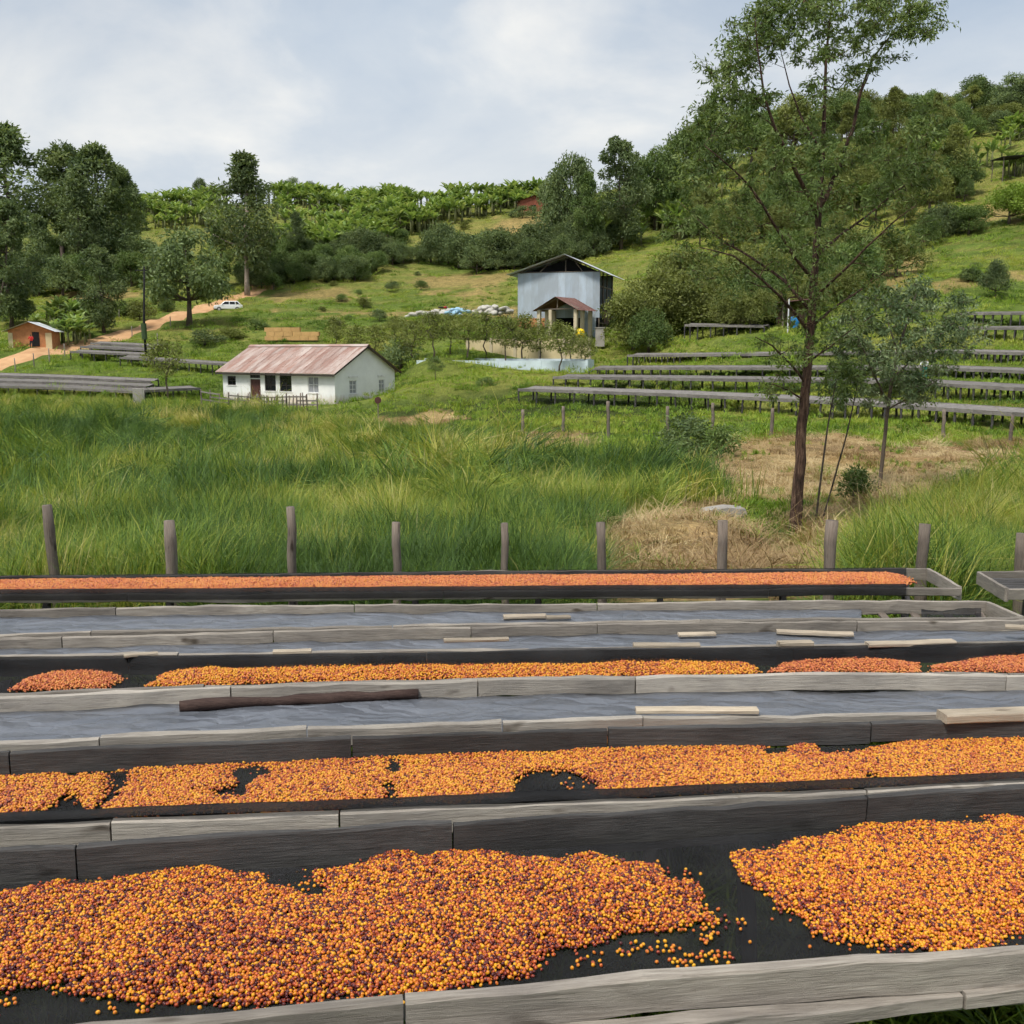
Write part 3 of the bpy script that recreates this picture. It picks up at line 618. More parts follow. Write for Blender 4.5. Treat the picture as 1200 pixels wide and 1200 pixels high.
for k in range(7):                            # the bare slats of the empty bed
    f = (k + 0.6) / 7.2; a0 = onbed(1180, 689).lerp(onbed(1147, 670), f); a1 = onbed(1460, 686).lerp(onbed(1460, 666), f)
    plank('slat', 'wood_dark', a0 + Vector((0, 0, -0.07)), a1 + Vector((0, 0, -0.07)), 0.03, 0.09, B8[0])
for k in range(4):                            # the bare cross pieces at the uncovered end
    px = 1040 + k * 38; a0 = onbed(px + 8, line_at(B6[1], px + 8)); a1 = onbed(px - 6, line_at(B6[2], px - 6)); plank('cross_slat', 'wood_post', a0 + Vector((0, 0, -0.10)), a1 + Vector((0, 0, -0.10)), 0.03, 0.07, B6[0])
def sheet(label, B, x0, x1, lift, seed, sag=0.012, wr=0.013):
    r = empty('tmp', B[0].location); o = net_mesh(r, B[1], B[2], x0, x1, over=False, seed=seed, m='plastic', name='plastic_sheet', wr=wr, fin=0.012, lift=lift, nx=220, sag=sag)
    o.parent = None; o.location = r.location; bpy.data.objects.remove(r); sol = o.modifiers.new('s', 'SOLIDIFY'); sol.thickness = 0.004
    tag(o, label, 'plastic sheet', 'plastic sheets over the drying beds'); return o
sheet('wrinkled grey plastic sheet on the bed behind the gap broken cherry layer', B3, -250, 1450, -0.095, 31)
sheet('grey plastic sheet with pale boards along it, just behind the separate cherry mounds', B5, -250, 1450, -0.085, 33)
sheet('grey plastic sheet stopping short of the open frame end of its bed', B6, -250, 1010, -0.07, 35)
o = net_mesh(B6[0], B6[1], B6[2], 1080, 1150, over=False, seed=41, m='net', name='net_scrap', wr=0.03, fin=0.12, lift=-0.06, nx=24, sag=-0.03)

# loose boards and a log lying on the plastic
def loose(px0, py0, px1, py1, label, h=0.03, t=0.10, m='wood_pale', dz=0.02, group=None, name='loose_board'):
    a = onbed(px0, py0, dz); b = onbed(px1, py1, dz)
    o = plank(name, m, a, b, h, t, None, 0.004); tag(o, label, 'board', group); return o
loose(745, 830, 888, 830, 'pale board on the grey plastic, between two joints of the front board', 0.025, 0.07, dz=0.03)
loose(1104, 835, 1460, 822, 'thick round-edged pale board with a dark cut end on the smooth grey plastic', 0.05, 0.11, dz=0.045)
loose(520, 749, 596, 747, 'short thin pale batten alone on the plastic behind the tallest mound', 0.02, 0.06, dz=0.035)
loose(742, 754, 820, 754, 'thin pale board lying against the dark net edge of the mounds bed', 0.03, 0.07, dz=0.03)
loose(912, 752, 952, 751, 'stubby pale block of wood on the plastic', 0.045, 0.07, dz=0.04)
loose(1016, 753, 1118, 750, 'long light brown board along the dark net edge', 0.03, 0.08, dz=0.035)
loose(910, 738, 1000, 741, 'slanting pale board propped against the back board', 0.03, 0.07, dz=-0.045)
loose(795, 742, 838, 741, 'small pale board beside the slanting one', 0.025, 0.06, dz=-0.045)
loose(320, 762, 365, 761, 'small pale board on plastic near the end of the first long mound', 0.025, 0.06, dz=0.03)
loose(145, 767, 185, 764, 'narrow grey stick on plastic above the dark net', 0.02, 0.05, dz=0.03)
loose(590, 721, 640, 720, 'whitish short board on the half uncovered bed', 0.03, 0.08, dz=-0.035)
loose(640, 722, 668, 721, 'tiny whitish board touching the longer whitish one', 0.025, 0.07, dz=-0.035)
loose(1178, 732, 1290, 740, 'pale board crossing from the corner of the open frame', 0.03, 0.07, dz=0.03)
b = MB(); a0 = onbed(212, 824, -0.06); a1 = onbed(490, 811, -0.06); pts = [a0.lerp(a1, k / 10) - a0 + Vector((0, random.uniform(-.012, .012), random.uniform(-.008, .008))) for k in range(11)]
tag(b.tube(pts, [0.034 + 0.006 * math.sin(k * 1.3) * (k > 0) for k in range(11)], 9).build('bark_log', 'bark_log', None, True, loc=a0 + Vector((0, -0.02, -0.01))), 'long reddish black log with bark lying along the plastic', 'log')

# posts standing behind the last bed
for i, (px, py, wd, lb) in enumerate(((55, 592, 12, 'thin dark leaning post at the row end away from the big tree'), (198, 610, 14, 'stout flat topped post between the two taller ones'), (340, 594, 11, 'tall slim post with a pale flared top'),
        (464, 612, 10, 'grey straight post in the yellowest grass'), (591, 613, 9, 'thinnest dark post of the row'), (704, 612, 11, 'dark post leaning beside the straw heap'), (847, 610, 12, 'post in front of the pale flat stone'),
        (975, 610, 14, 'rough topped post near the foot of the big tree'), (1084, 614, 14, 'thick post at the end corner of the cherry strip'), (1198, 625, 14, 'post behind the empty slatted bed'))):
    top = at(px, py, 11.95); bx = top.x + (0.06 if i in (0, 5) else random.uniform(-0.02, 0.02)); g = gz(bx, 11.95)
    o = post('wooden_post', 'wood_post', (bx, 11.95, g - 0.2), tuple(top), wd * 11.95 / 1200 / 2 * 1.05, None, 9, i, 0.92)
    tag(o, lb, 'post', 'row of posts behind the beds')
# ------------------------------------------------------------------ coffee cherries
def ico(r=1.0, sub=2):
    import bmesh
    bm = bmesh.new(); bmesh.ops.create_icosphere(bm, subdivisions=sub, radius=r)
    for v in bm.verts:
        v.co.z *= 1.12
        if v.co.z > 1.05 * r: v.co.z *= 0.93
    me = bpy.data.meshes.new('cherry'); bm.to_mesh(me); bm.free()
    me.polygons.foreach_set('use_smooth', [True] * len(me.polygons)); return me
CH = ico(); cherry_proto = proto('cherry_prototype', CH, 'cherry')
CH1 = ico(1.0, 1); cherry_far = proto('cherry_prototype_far', CH1, 'cherry_pale')
HEAP_A = [(-200, 1062), (-60, 1060), (0, 1051), (60, 1036), (150, 1027), (240, 1023), (310, 1032), (355, 1049), (368, 1047), (372, 1022), (420, 1012), (470, 1003), (530, 998), (590, 1003), (650, 1005), (720, 1009), (765, 1020), (790, 1036), (812, 1030), (818, 1052), (806, 1068), (852, 1079), (835, 1094), (805, 1086), (790, 1101), (760, 1104), (720, 1106), (680, 1112), (664, 1124), (640, 1132), (622, 1150), (560, 1160), (470, 1168), (400, 1172), (330, 1176), (290, 1185), (230, 1182), (150, 1178), (105, 1164), (86, 1146), (60, 1150), (25, 1158), (0, 1172), (-60, 1190), (-200, 1195)]
HEAP_B = [(857, 1010), (862, 1000), (880, 997), (905, 1002), (912, 991), (960, 979), (1020, 970), (1080, 964), (1200, 961), (1460, 950), (1460, 1088), (1200, 1111), (1090, 1120), (1040, 1117), (1000, 1107), (960, 1092), (920, 1070), (885, 1044)]
HEAP_C = [(-250, 922), (0, 910), (60, 908), (85, 909), (100, 904), (125, 906), (142, 902), (180, 897), (260, 895), (300, 892), (400, 891), (440, 888), (470, 882), (520, 883), (560, 882), (605, 879), (640, 884), (665, 875), (700, 868), (760, 863), (800, 864), (850, 869), (895, 873), (950, 870), (962, 878), (964, 887), (990, 886), (1015, 878), (1060, 868), (1110, 860), (1200, 857), (1460, 850), (1460, 908), (1200, 918), (960, 925), (700, 934), (672, 927), (655, 915), (630, 905), (612, 908), (600, 925), (578, 938), (480, 944), (400, 949), (300, 954), (170, 957), (122, 954), (100, 944), (80, 934), (62, 942), (30, 958), (0, 962), (-250, 972)]
HOLES_C = [[(118, 950), (124, 930), (138, 908), (146, 906), (138, 928), (128, 952)], [(252, 935), (262, 922), (278, 908), (300, 902), (312, 905), (300, 918), (302, 928), (290, 936), (270, 930)], [(450, 902), (462, 896), (464, 906), (452, 910)], [(447, 938), (450, 922), (462, 920), (460, 940)], [(898, 878), (908, 872), (924, 876), (922, 884), (905, 884)], [(636, 912), (650, 902), (668, 912), (690, 926), (668, 930)], [(1010, 917), (1020, 911), (1045, 913), (1050, 918)]]
HEAP_D = [[(10, 812), (25, 800), (55, 791), (90, 787), (120, 788), (140, 793), (142, 798), (130, 808)], [(168, 808), (185, 795), (200, 788), (240, 783), (258, 783), (275, 785), (285, 786), (290, 782), (330, 779), (400, 778), (430, 777), (470, 776), (510, 773), (560, 770), (610, 771), (630, 777), (645, 775), (660, 777), (680, 781), (700, 773), (730, 771), (790, 775), (870, 776), (886, 783), (888, 792), (500, 799), (300, 803)],
          [(898, 790), (910, 781), (940, 776), (985, 772), (1040, 775), (1075, 780), (1084, 790)], [(1088, 790), (1092, 781), (1120, 778), (1140, 771), (1170, 766), (1200, 765), (1460, 762), (1460, 789)]]
HEAP_D = [p for p in HEAP_D]
HEAP_E = [[(-250, 684), (0, 681), (300, 679), (600, 676), (800, 675), (950, 673), (1040, 673), (1062, 677), (1072, 684), (1060, 687), (600, 692), (0, 697), (-250, 699)]]
CHERRY_LIST = []
def cherries(label, polys, holes, d, hmax, edge, layers, mean, seed, keep=1.0, prot=None, warp=6, scatterd=0.0, dz=FLOOR - 0.016, spread=0.24):
    rs = np.random.default_rng(seed); allp = []; allt = []
    for poly in polys:
        W = [onbed(x, y, dz) for x, y in poly]; wp = [(p.x, p.y) for p in W]
        x0 = min(p[0] for p in wp); x1 = max(p[0] for p in wp); y0 = min(p[1] for p in wp); y1 = max(p[1] for p in wp)
        wh = [[(onbed(x, y, dz).x, onbed(x, y, dz).y) for x, y in h] for h in holes]
        for ly in range(layers):
            s = d * 0.97; nx = int((x1 - x0) / s) + 2; ny = int((y1 - y0) / (s * 0.866)) + 2
            gx, gy = np.meshgrid(np.arange(nx) * s, np.arange(ny) * s * 0.866); gx = gx + (np.arange(ny) % 2)[:, None] * s / 2
            p = np.stack([x0 + gx.ravel() + ly * s * 0.5, y0 + gy.ravel() + ly * s * 0.3], 1) + rs.normal(0, s * 0.26, (nx * ny, 2))
            q = p + np.stack([(fbm(p[:, 0], p[:, 1], 0.16, seed) - 0.5), (fbm(p[:, 0], p[:, 1], 0.16, seed + 9) - 0.5)], 1) * 0.02 * warp
            ins = inpoly(q, wp)
            e = np.where(ins, 1, -1) * edged(q, wp)
            for h in wh:
                ih = inpoly(q, h); eh = edged(q, h); e = np.where(ih, -eh, np.where((eh < np.abs(e)) & (e > 0), eh, e))
            pr = np.where(e > 0, np.clip(0.4 + e / 0.035, 0, 1), np.where((e > -0.06) & (ly == 0), 0.14 * np.exp(e / 0.022), 0)); k = rs.random(len(e)) < pr; p = p[k]; e = np.maximum(e[k], 0)
            hgt = hmax * (1 - np.exp(-e / edge)) * (0.72 + 0.56 * fbm(p[:, 0], p[:, 1], 0.22, seed + 4))
            if ly > 0:
                kk = hgt > d * 0.7 * ly; p = p[kk]; e = e[kk]; hgt = hgt[kk]
            lv = np.maximum(hgt - ly * d * 0.75, 0)
            z = EYE - (BA + BS * p[:, 1]) + dz + d * 0.5 + lv + rs.normal(0, d * 0.24, len(p))
            allp.append(np.c_[p, z]); allt.append(np.clip(mean - 0.36 + rs.normal(0, spread, len(p)) + 0.3 * (fbm(p[:, 0], p[:, 1], 0.25, seed + 6) - 0.5) + np.where(rs.random(len(p)) < 0.13, 0.32, 0), -0.2, 0.7))
    P = np.concatenate(allp); T = np.concatenate(allt)
    return P, T
def cherry_stuff(label, P, T, d, prot, seed):
    rs = np.random.default_rng(seed); n = len(P); s = d * 0.5 * rs.uniform(0.78, 1.16, n)
    return scatter('cherry_heap', [prot], P, rs.uniform(0, 6.28, (n, 3)), np.stack([s * rs.uniform(0.86, 1.04, n), s * rs.uniform(0.9, 1.04, n), s * rs.uniform(0.98, 1.2, n)], 1), T, label, 'cherries')
DC = 0.0122
PA, TA = cherries('', [HEAP_A], [], DC, 0.055, 0.14, 2, 0.57, 1, warp=10, spread=0.31)
PB, TB = cherries('', [HEAP_B], [], DC, 0.045, 0.13, 2, 0.46, 2, warp=9, spread=0.26)
# cherries strewn loose over the net: single things, with the ones along the front edge of the heap
rs = np.random.default_rng(77); lo = []
for (cx, cy, sx, sy, n) in ((828, 1098, 14, 9, 30), (868, 1080, 9, 5, 9), (838, 1124, 22, 7, 30), (770, 1112, 22, 7, 26), (730, 1118, 14, 6, 14), (690, 1133, 16, 6, 10), (803, 1030, 8, 9, 14), (128, 1184, 9, 8, 9), (170, 1188, 9, 4, 5), (820, 1072, 14, 10, 22), (790, 1130, 20, 6, 16), (15, 1176, 12, 3, 5), (878, 1106, 1, 1, 1), (949, 1112, 1, 1, 1), (360, 1040, 6, 6, 10), (890, 1010, 12, 6, 10), (915, 996, 10, 4, 6)):
    for _ in range(n): lo.append((rs.normal(cx, sx * 0.6), rs.normal(cy, sy * 0.6)))
taken = []
for px, py in lo:
    if py > line_at(B1[1], px) - 4: py = line_at(B1[1], px) - 5
    p = onbed(px, py, FLOOR - 0.014); q = np.array([p.x, p.y])
    if any(((q - t) ** 2).sum() < (DC * 0.9) ** 2 for t in taken): continue
    taken.append(q)
CLAB = ('loose orange coffee cherry lying singly on the black net between the two thickest heaps', 'coffee cherry on the crest of the thickest heap')
def one_cherry(p, t, lab, i, grp):
    o = link('coffee_cherry', CH, None, None, tuple(p), (rs.uniform(0, 6), rs.uniform(0, 6), rs.uniform(0, 6)), tuple(DC * 0.5 * rs.uniform(0.9, 1.1) * np.array([1, 1, 1.04])))
    o['ripeness'] = float(t); tag(o, lab, 'coffee cherry', grp)
for i, q in enumerate(taken): one_cherry((q[0], q[1], bedz(q[1]) + FLOOR - 0.016 + DC * 0.5 + 0.003), np.clip(rs.normal(0.08, 0.2), -0.2, 0.7), 'orange coffee cherry strewn loose on the black net around the thickest heaps', i, 'cherries strewn loose on the net')
nsing = 300 - len(taken)
pxA = proj(PA); front = np.argsort(-(pxA[:, 1] + 400 * (np.abs(pxA[:, 0] - 600) < 600) * (pxA[:, 1] < 1200)))[:nsing]
for i in front: one_cherry(PA[i], TA[i], 'coffee cherry of the thickest heap close against the front board', i, 'cherries along the front board')
kA = np.ones(len(PA), bool); kA[front] = False
cherry_stuff('thick two-lobed heap of orange and dark red coffee cherries', PA[kA], TA[kA], DC, cherry_proto, 3)
cherry_stuff('golden orange rounded heap of coffee cherries with a pointed tip', PB, TB, DC, cherry_proto, 4)
P, T = cherries('', [HEAP_C], HOLES_C, DC * 1.02, 0.020, 0.05, 2, 0.45, 5, warp=9, spread=0.2)
CHM = ico(); cherry_mid = proto('cherry_prototype_mid', CHM, 'cherry_mid'); cherry_stuff('broad thin layer of orange cherries broken by dark gaps', P, T, DC * 1.02, cherry_mid, 5)
for i, (pl, lb) in enumerate(zip(HEAP_D, ('small separate salmon orange mound of cherries with bare net all round', 'long uneven orange mound of cherries with several crests', 'flat reddish orange mound of cherries between two bare strips of net', 'reddish mound of cherries rising towards the bed end past the flat one'))):
    P, T = cherries('', [pl], [], 0.0150, 0.055, 0.10, 2, 0.42 + 0.06 * (i in (0, 2, 3)), 20 + i, warp=5, spread=0.16); cherry_stuff(lb, P, T, 0.0150, cherry_far if i != 1 else cherry_mid, 30 + i)
P, T = cherries('', HEAP_E, [], 0.0185, 0.035, 0.10, 2, 0.45, 41, warp=4, spread=0.16, dz=-0.062); cherry_stuff('long even strip of salmon orange cherries by the row of posts', P, T, 0.0185, cherry_far, 41)
# ------------------------------------------------------------------ grass
def tuft(name, nb, h, spread, width, lean, seed, m, segs=4, clumps=6):
    """a patch of grass: several clumps, each with its own height, lean and colour"""
    rs = np.random.default_rng(seed); V = []; F = []; B = []
    cen = [(spread * math.sqrt(rs.random()), rs.uniform(0, 6.283), rs.uniform(0.6, 1.15), rs.uniform(0, 6.283), rs.normal(0, 0.10), rs.choice((0.6, 1.0, 1.6))) for _ in range(clumps)]
    for b in range(nb):
        r, a, ch, cd, ct, cl = cen[rs.integers(clumps)]; r2 = spread * 0.36 * math.sqrt(rs.random()); a2 = rs.uniform(0, 6.283); bx, by = r * math.cos(a) + r2 * math.cos(a2), r * math.sin(a) + r2 * math.sin(a2)
        H = h * ch * rs.uniform(0.6, 1.1); da = cd + rs.normal(0, 1.1); k = lean * cl * rs.uniform(0.3, 1.2); w0 = width * rs.uniform(0.7, 1.3); n0 = len(V)
        sx, sy = -math.sin(da), math.cos(da)
        for s in range(segs + 1):
            t = s / segs; out = k * t * t * H; zz = H * max(0.04, t - 0.35 * k * t ** 3); ww = w0 * (1 - t) ** 0.7
            x, y = bx + math.cos(da) * out, by + math.sin(da) * out
            V.append((x - sx * ww / 2, y - sy * ww / 2, zz)); V.append((x + sx * ww / 2, y + sy * ww / 2, zz))
        for s in range(segs): F.append((n0 + 2 * s, n0 + 2 * s + 1, n0 + 2 * s + 3, n0 + 2 * s + 2))
        B += [ct + rs.normal(0, 0.13)] * segs
    return proto(name, npmesh(name, V, F, True, {'blade': ('FLOAT', 'FACE', B)}), m)
def sample_trap(n, Y0, Y1, pxa, pxb, seed, power=1.0):
    """points over the ground between two distances and two columns, denser near by"""
    rs = np.random.default_rng(seed); Y = Y0 * (Y1 / Y0) ** (rs.random(n) ** power); px = rs.uniform(pxa, pxb, n); X = (px - 600) / 1200 * Y * 1.02
    return X, Y
tall = [tuft('tall_tuft_%d' % i, 210, 1.12, 0.52, 0.0135, (0.45, 0.7, 1.0)[i % 3], 100 + i, 'grass_tall', clumps=8) for i in range(8)]
tallfar = [tuft('tall_tuft_far_%d' % i, 190, 1.2, 0.95, 0.026, (0.4, 0.65, 1.0)[i % 3], 120 + i, 'grass_tall', 3, 8) for i in range(8)]
short = [tuft('short_tuft_%d' % i, 110, 0.30, 0.75, 0.03, 0.6, 140 + i, 'grass_short', 2, 9) for i in range(6)]
strawp = [tuft('straw_tuft_%d' % i, 120, 0.42, 0.75, 0.016, 2.2, 160 + i, 'straw', 3, 9) for i in range(5)]
weed = [tuft('weed_tuft_%d' % i, 24, 0.45, 0.18, 0.03, 0.7, 170 + i, 'grass_short', 3, 3) for i in range(4)]
SWAMP = [(-700, 700), (-700, 462), (-100, 470), (60, 473), (160, 474), (235, 480), (300, 484), (380, 488), (430, 508), (540, 520), (580, 540), (680, 556), (740, 548), (800, 552), (845, 570), (850, 590), (785, 600), (712, 616), (672, 655), (655, 760), (-700, 760)]
RGRASS = [(1015, 720), (1005, 675), (1015, 650), (1050, 630), (1120, 600), (1180, 585), (1260, 575), (1800, 570), (1800, 800), (985, 800)]
LITTLE = [(868, 640), (870, 590), (925, 585), (925, 615), (890, 640)]
def grass_field(name, protos, X, Y, mask, sc, tint, label, cat, seed, lean=0.35):
    rs = np.random.default_rng(seed); Z = ground(X, Y); P = np.c_[X, Y, Z]; k = mask(P); P = P[k]; n = len(P)
    t = tint(P, rs); s = sc(P, rs)
    wind = 0.9 + 1.2 * (fbm(P[:, 0], P[:, 1], 6.0, 31) - 0.5) * 4
    tl = lean * (0.1 + 1.2 * fbm(P[:, 0], P[:, 1], 3.0, 33) ** 1.3 + 1.1 * (vnoise(P[:, 0], P[:, 1], 3.4, 37) > 0.66))
    rot = np.stack([tl * np.cos(wind) + rs.normal(0, 0.06, n), tl * np.sin(wind) + rs.normal(0, 0.06, n), rs.uniform(0, 6.28, n)], 1)
    print(name, n)
    return scatter(name, protos, P - np.array([0, 0, 0.04]), rot, np.stack([s * rs.uniform(0.85, 1.2, n), s * rs.uniform(0.85, 1.2, n), s], 1), t, label, cat)
def in_px(poly, jit=10):
    def f(P):
        q = proj(P) + np.stack([(fbm(P[:, 0], P[:, 1], 2.0, 8) - 0.5) * jit * 4, (fbm(P[:, 0], P[:, 1], 2.0, 12) - 0.5) * jit * 1.5], 1)
        return inpoly(q, poly)
    return f
def tall_tint(P, rs):
    Y = P[:, 1]; near = np.clip((29 - Y) / 9, 0, 1); n = fbm(P[:, 0], P[:, 1], 7, 21); n2 = fbm(P[:, 0], P[:, 1], 2.2, 25); mid = np.clip((Y - 26) / 8, 0, 1) * np.clip((62 - Y) / 14, 0, 1)
    return np.clip(0.34 + 0.16 * near - 0.14 * mid + 1.3 * (n - 0.5) + 1.0 * (n2 - 0.5) + rs.normal(0, 0.13, len(P)) + np.where(rs.random(len(P)) < 0.05, 0.3, 0), 0, 1)
def tall_scale(P, rs):
    Y = P[:, 1]; return (0.30 + 0.85 * fbm(P[:, 0], P[:, 1], 5.0, 41) + 0.6 * vnoise(P[:, 0], P[:, 1], 1.5, 43) + 0.35 * (vnoise(P[:, 0], P[:, 1], 2.6, 47) > 0.72)) * rs.uniform(0.8, 1.15, len(P)) * np.where(Y < 22, 0.86, 0.92)
X, Y = sample_trap(3600, 12.3, 27, -160, 1420, 1)
grass_field('tall_grass', tall, X, Y, lambda P: in_px(SWAMP)(P) | in_px(RGRASS, 6)(P) | ((P[:, 1] < 15.5) & (proj(P)[:, 0] < 650)), tall_scale, tall_tint, 'tall yellow green grass crowding up behind the posts', 'grass', 2, 0.4)
X, Y = sample_trap(6200, 26, 93, -200, 1400, 3, 0.75)
grass_field('tall_grass', tallfar, X, Y, lambda P: in_px(SWAMP, 14)(P) | in_px(RGRASS, 6)(P), tall_scale, tall_tint, 'deep green windswept swamp grass filling the valley floor', 'grass', 4, 0.55)
def green_mask(P):
    q = proj(P); k = (q[:, 0] > -150) & (q[:, 0] < 1350) & ~inpoly(q, SWAMP)
    for pl in STRAW: k &= ~inpoly(q + 0, pl)
    for pl in DIRT: k &= ~inpoly(q, pl)
    rd = inpoly(q, [(-10, 440), (-10, 418), (100, 392), (205, 366), (262, 350), (270, 360), (215, 380), (110, 408)])
    return k & ~rd
X, Y = sample_trap(9000, 22, 128, -120, 1320, 5, 0.72)
grass_field('meadow_grass', short, X, Y, green_mask, lambda P, rs: rs.uniform(0.6, 1.25, len(P)) * np.clip(0.75 + P[:, 1] / 130, 0.8, 1.6), lambda P, rs: np.clip(0.50 + 1.7 * (fbm(P[:, 0], P[:, 1], 6, 51) - 0.5) + rs.normal(0, 0.13, len(P)), 0, 1), 'bright green short grass under and around the far drying tables', 'grass', 6)
X, Y = sample_trap(6500, 120, 255, -80, 1280, 7, 0.9)
grass_field('hill_grass', short, X, Y, lambda P: green_mask(P), lambda P, rs: rs.uniform(0.9, 2.0, len(P)), lambda P, rs: np.clip(0.60 + 2.2 * (fbm(P[:, 0], P[:, 1], 11, 55) - 0.5) + rs.normal(0, 0.12, len(P)), 0, 1), 'rough pasture grass on the hill slopes', 'grass', 8)
def straw_mask(P):
    q = proj(P) + np.stack([(fbm(P[:, 0], P[:, 1], 2.0, 8) - 0.5) * 40, (fbm(P[:, 0], P[:, 1], 2.0, 12) - 0.5) * 14], 1); k = np.zeros(len(P), bool)
    for pl in STRAW: k |= inpoly(q, pl)
    return k
X, Y = sample_trap(3600, 14, 90, 400, 1400, 9, 0.9)
grass_field('cut_straw', strawp, X, Y, straw_mask, lambda P, rs: rs.uniform(0.5, 1.1, len(P)), lambda P, rs: np.clip(0.42 + 2.0 * (fbm(P[:, 0], P[:, 1], 4, 61) - 0.5) + rs.normal(0, 0.2, len(P)), 0, 1), 'dry brown cut straw strewn around the big tree', 'straw', 10)
X, Y = sample_trap(5200, 2.2, 12.5, -200, 1400, 11)
grass_field('weeds', weed, X, Y, lambda P: P[:, 1] > 0, lambda P, rs: rs.uniform(0.6, 1.3, len(P)), lambda P, rs: np.clip(rs.normal(0.35, 0.2, len(P)), 0, 1), 'green weeds growing in the shade below the beds', 'grass', 12)
X, Y = sample_trap(4200, 16, 48, 680, 1400, 13)
grass_field('green_regrowth', weed, X, Y, lambda P: straw_mask(P) & (fbm(P[:, 0], P[:, 1], 2.5, 71) > 0.47) | in_px(LITTLE)(P), lambda P, rs: rs.uniform(0.4, 0.9, len(P)), lambda P, rs: np.clip(rs.normal(0.4, 0.2, len(P)), 0, 1), 'tufts of green regrowth in the straw', 'grass', 14)

# ------------------------------------------------------------------ trees and shrubs
def leaf_mesh(name, C, D, ln, wd, tint, fold=0.18):
    """a small folded leaf at each point C, pointing along D"""
    n = len(C); rs = np.random.default_rng(n); D = D / (np.linalg.norm(D, axis=1)[:, None] + 1e-9)
    U = rs.normal(0, 1, (n, 3)); S = np.cross(D, U); S /= np.linalg.norm(S, axis=1)[:, None] + 1e-9; Nn = np.cross(S, D)
    ln = np.asarray(ln)[:, None] if np.ndim(ln) else ln; wd = np.asarray(wd)[:, None] if np.ndim(wd) else wd
    a = C; b = C + D * ln * 0.45 + S * wd * 0.5 + Nn * wd * fold; c = C + D * ln; d = C + D * ln * 0.45 - S * wd * 0.5 + Nn * wd * fold
    V = np.stack([a, b, c, d], 1).reshape(-1, 3); F = np.arange(4 * n).reshape(-1, 4)
    return npmesh(name, V, F, False, {'tint': ('FLOAT', 'FACE', tint)})
def crown_from_clumps(name, cl, per, leaf, seed, aspect=0.42, droop=0.3, shell=0.45):
    """cl: (x,y,z,rx,rz) ellipsoids, leaves thickest in each clump's outer shell"""
    rs = np.random.default_rng(seed); C = []; D = []; T = []
    for (x, y, z, rx, rz) in cl:
        n = max(8, int(per * rs.uniform(0.8, 1.2))); v = rs.normal(0, 1, (n, 3)); v /= np.linalg.norm(v, axis=1)[:, None]
        r = shell + (1 - shell) * rs.random(n) ** 0.6; r *= rs.uniform(0.8, 1.3, n)
        p = v * r[:, None] * np.array([rx, rx, rz]); C.append(p + np.array([x, y, z]))
        d = v * 0.6 + rs.normal(0, 0.6, (n, 3)); d[:, 2] -= droop; D.append(d)
        T.append(np.clip(rs.normal(0.5, 0.17, n) + rs.normal(0, 0.16), 0, 1))
    C = np.concatenate(C); D = np.concatenate(D); T = np.concatenate(T)
    return leaf_mesh(name, C, D, leaf * rs.uniform(0.7, 1.3, len(C)), leaf * aspect * rs.uniform(0.7, 1.3, len(C)), T)
def limbs(name, trunk, cl, r0, seed, minr=0.02, bare=0.25):
    """trunk polyline plus a limb to each clump"""
    rs = random.Random(seed); b = MB(); n = len(trunk)
    rad = [r0 * (1.25 if i == 0 else 1) * (1 - 0.85 * i / (n - 1)) + minr for i in range(n)]; b.tube(trunk, rad, 8); T = [Vector(t) for t in trunk]
    for (x, y, z, rx, rz) in cl:
        e = Vector((x, y, z)); cand = [(i, p) for i, p in enumerate(T) if p.z < z - 0.1 * rz and i > 0 and p.z > T[0].z + bare * (T[-1].z - T[0].z)] or [(n // 2, T[n // 2])]
        i, p = min(cand, key=lambda q: (q[1] - e).length + 0.6 * abs((q[1].z) - (z - 0.5 * (e - q[1]).xy.length)))
        m = p.lerp(e, 0.5) + Vector((rs.uniform(-.1, .1), rs.uniform(-.1, .1), -0.08)) * (e - p).length; r = rad[i] * 0.42
        b.tube([p, m, e], [r, r * 0.6, r * 0.2 + 0.005], 5)
    return b.mesh(name, True)
def gum_type(seed, H=16.0, W=5.0, base=0.35, ncl=34, per=130, leaf=0.46, top=0.6, cl_r=1.15):
    rs = np.random.default_rng(seed); tr = [(0, 0, 0)]; x = y = 0.0
    for i in range(1, 9): x += rs.normal(0, 0.012 * H); y += rs.normal(0, 0.012 * H); tr.append((x, y, H * 0.95 * i / 8))
    cl = []
    for i in range(ncl):
        t = rs.uniform(0, 1); z = H * (base + (0.97 - base) * t); prof = math.sin(math.pi * min(1, (t * 0.82 + 0.16))) ** 0.7
        a = rs.uniform(0, 6.283); r = W / 2 * prof * rs.uniform(0.25, 1.0); k = cl_r * rs.uniform(0.6, 1.25) * (0.65 + 0.5 * prof)
        i8 = min(8, int(z / H * 8)); cl.append((tr[i8][0] + r * math.cos(a), tr[i8][1] + r * math.sin(a), z, k, k * rs.uniform(0.65, 1.0)))
    return limbs('trunk', tr, cl, 0.016 * H, seed), crown_from_clumps('crown', cl, per, leaf, seed)
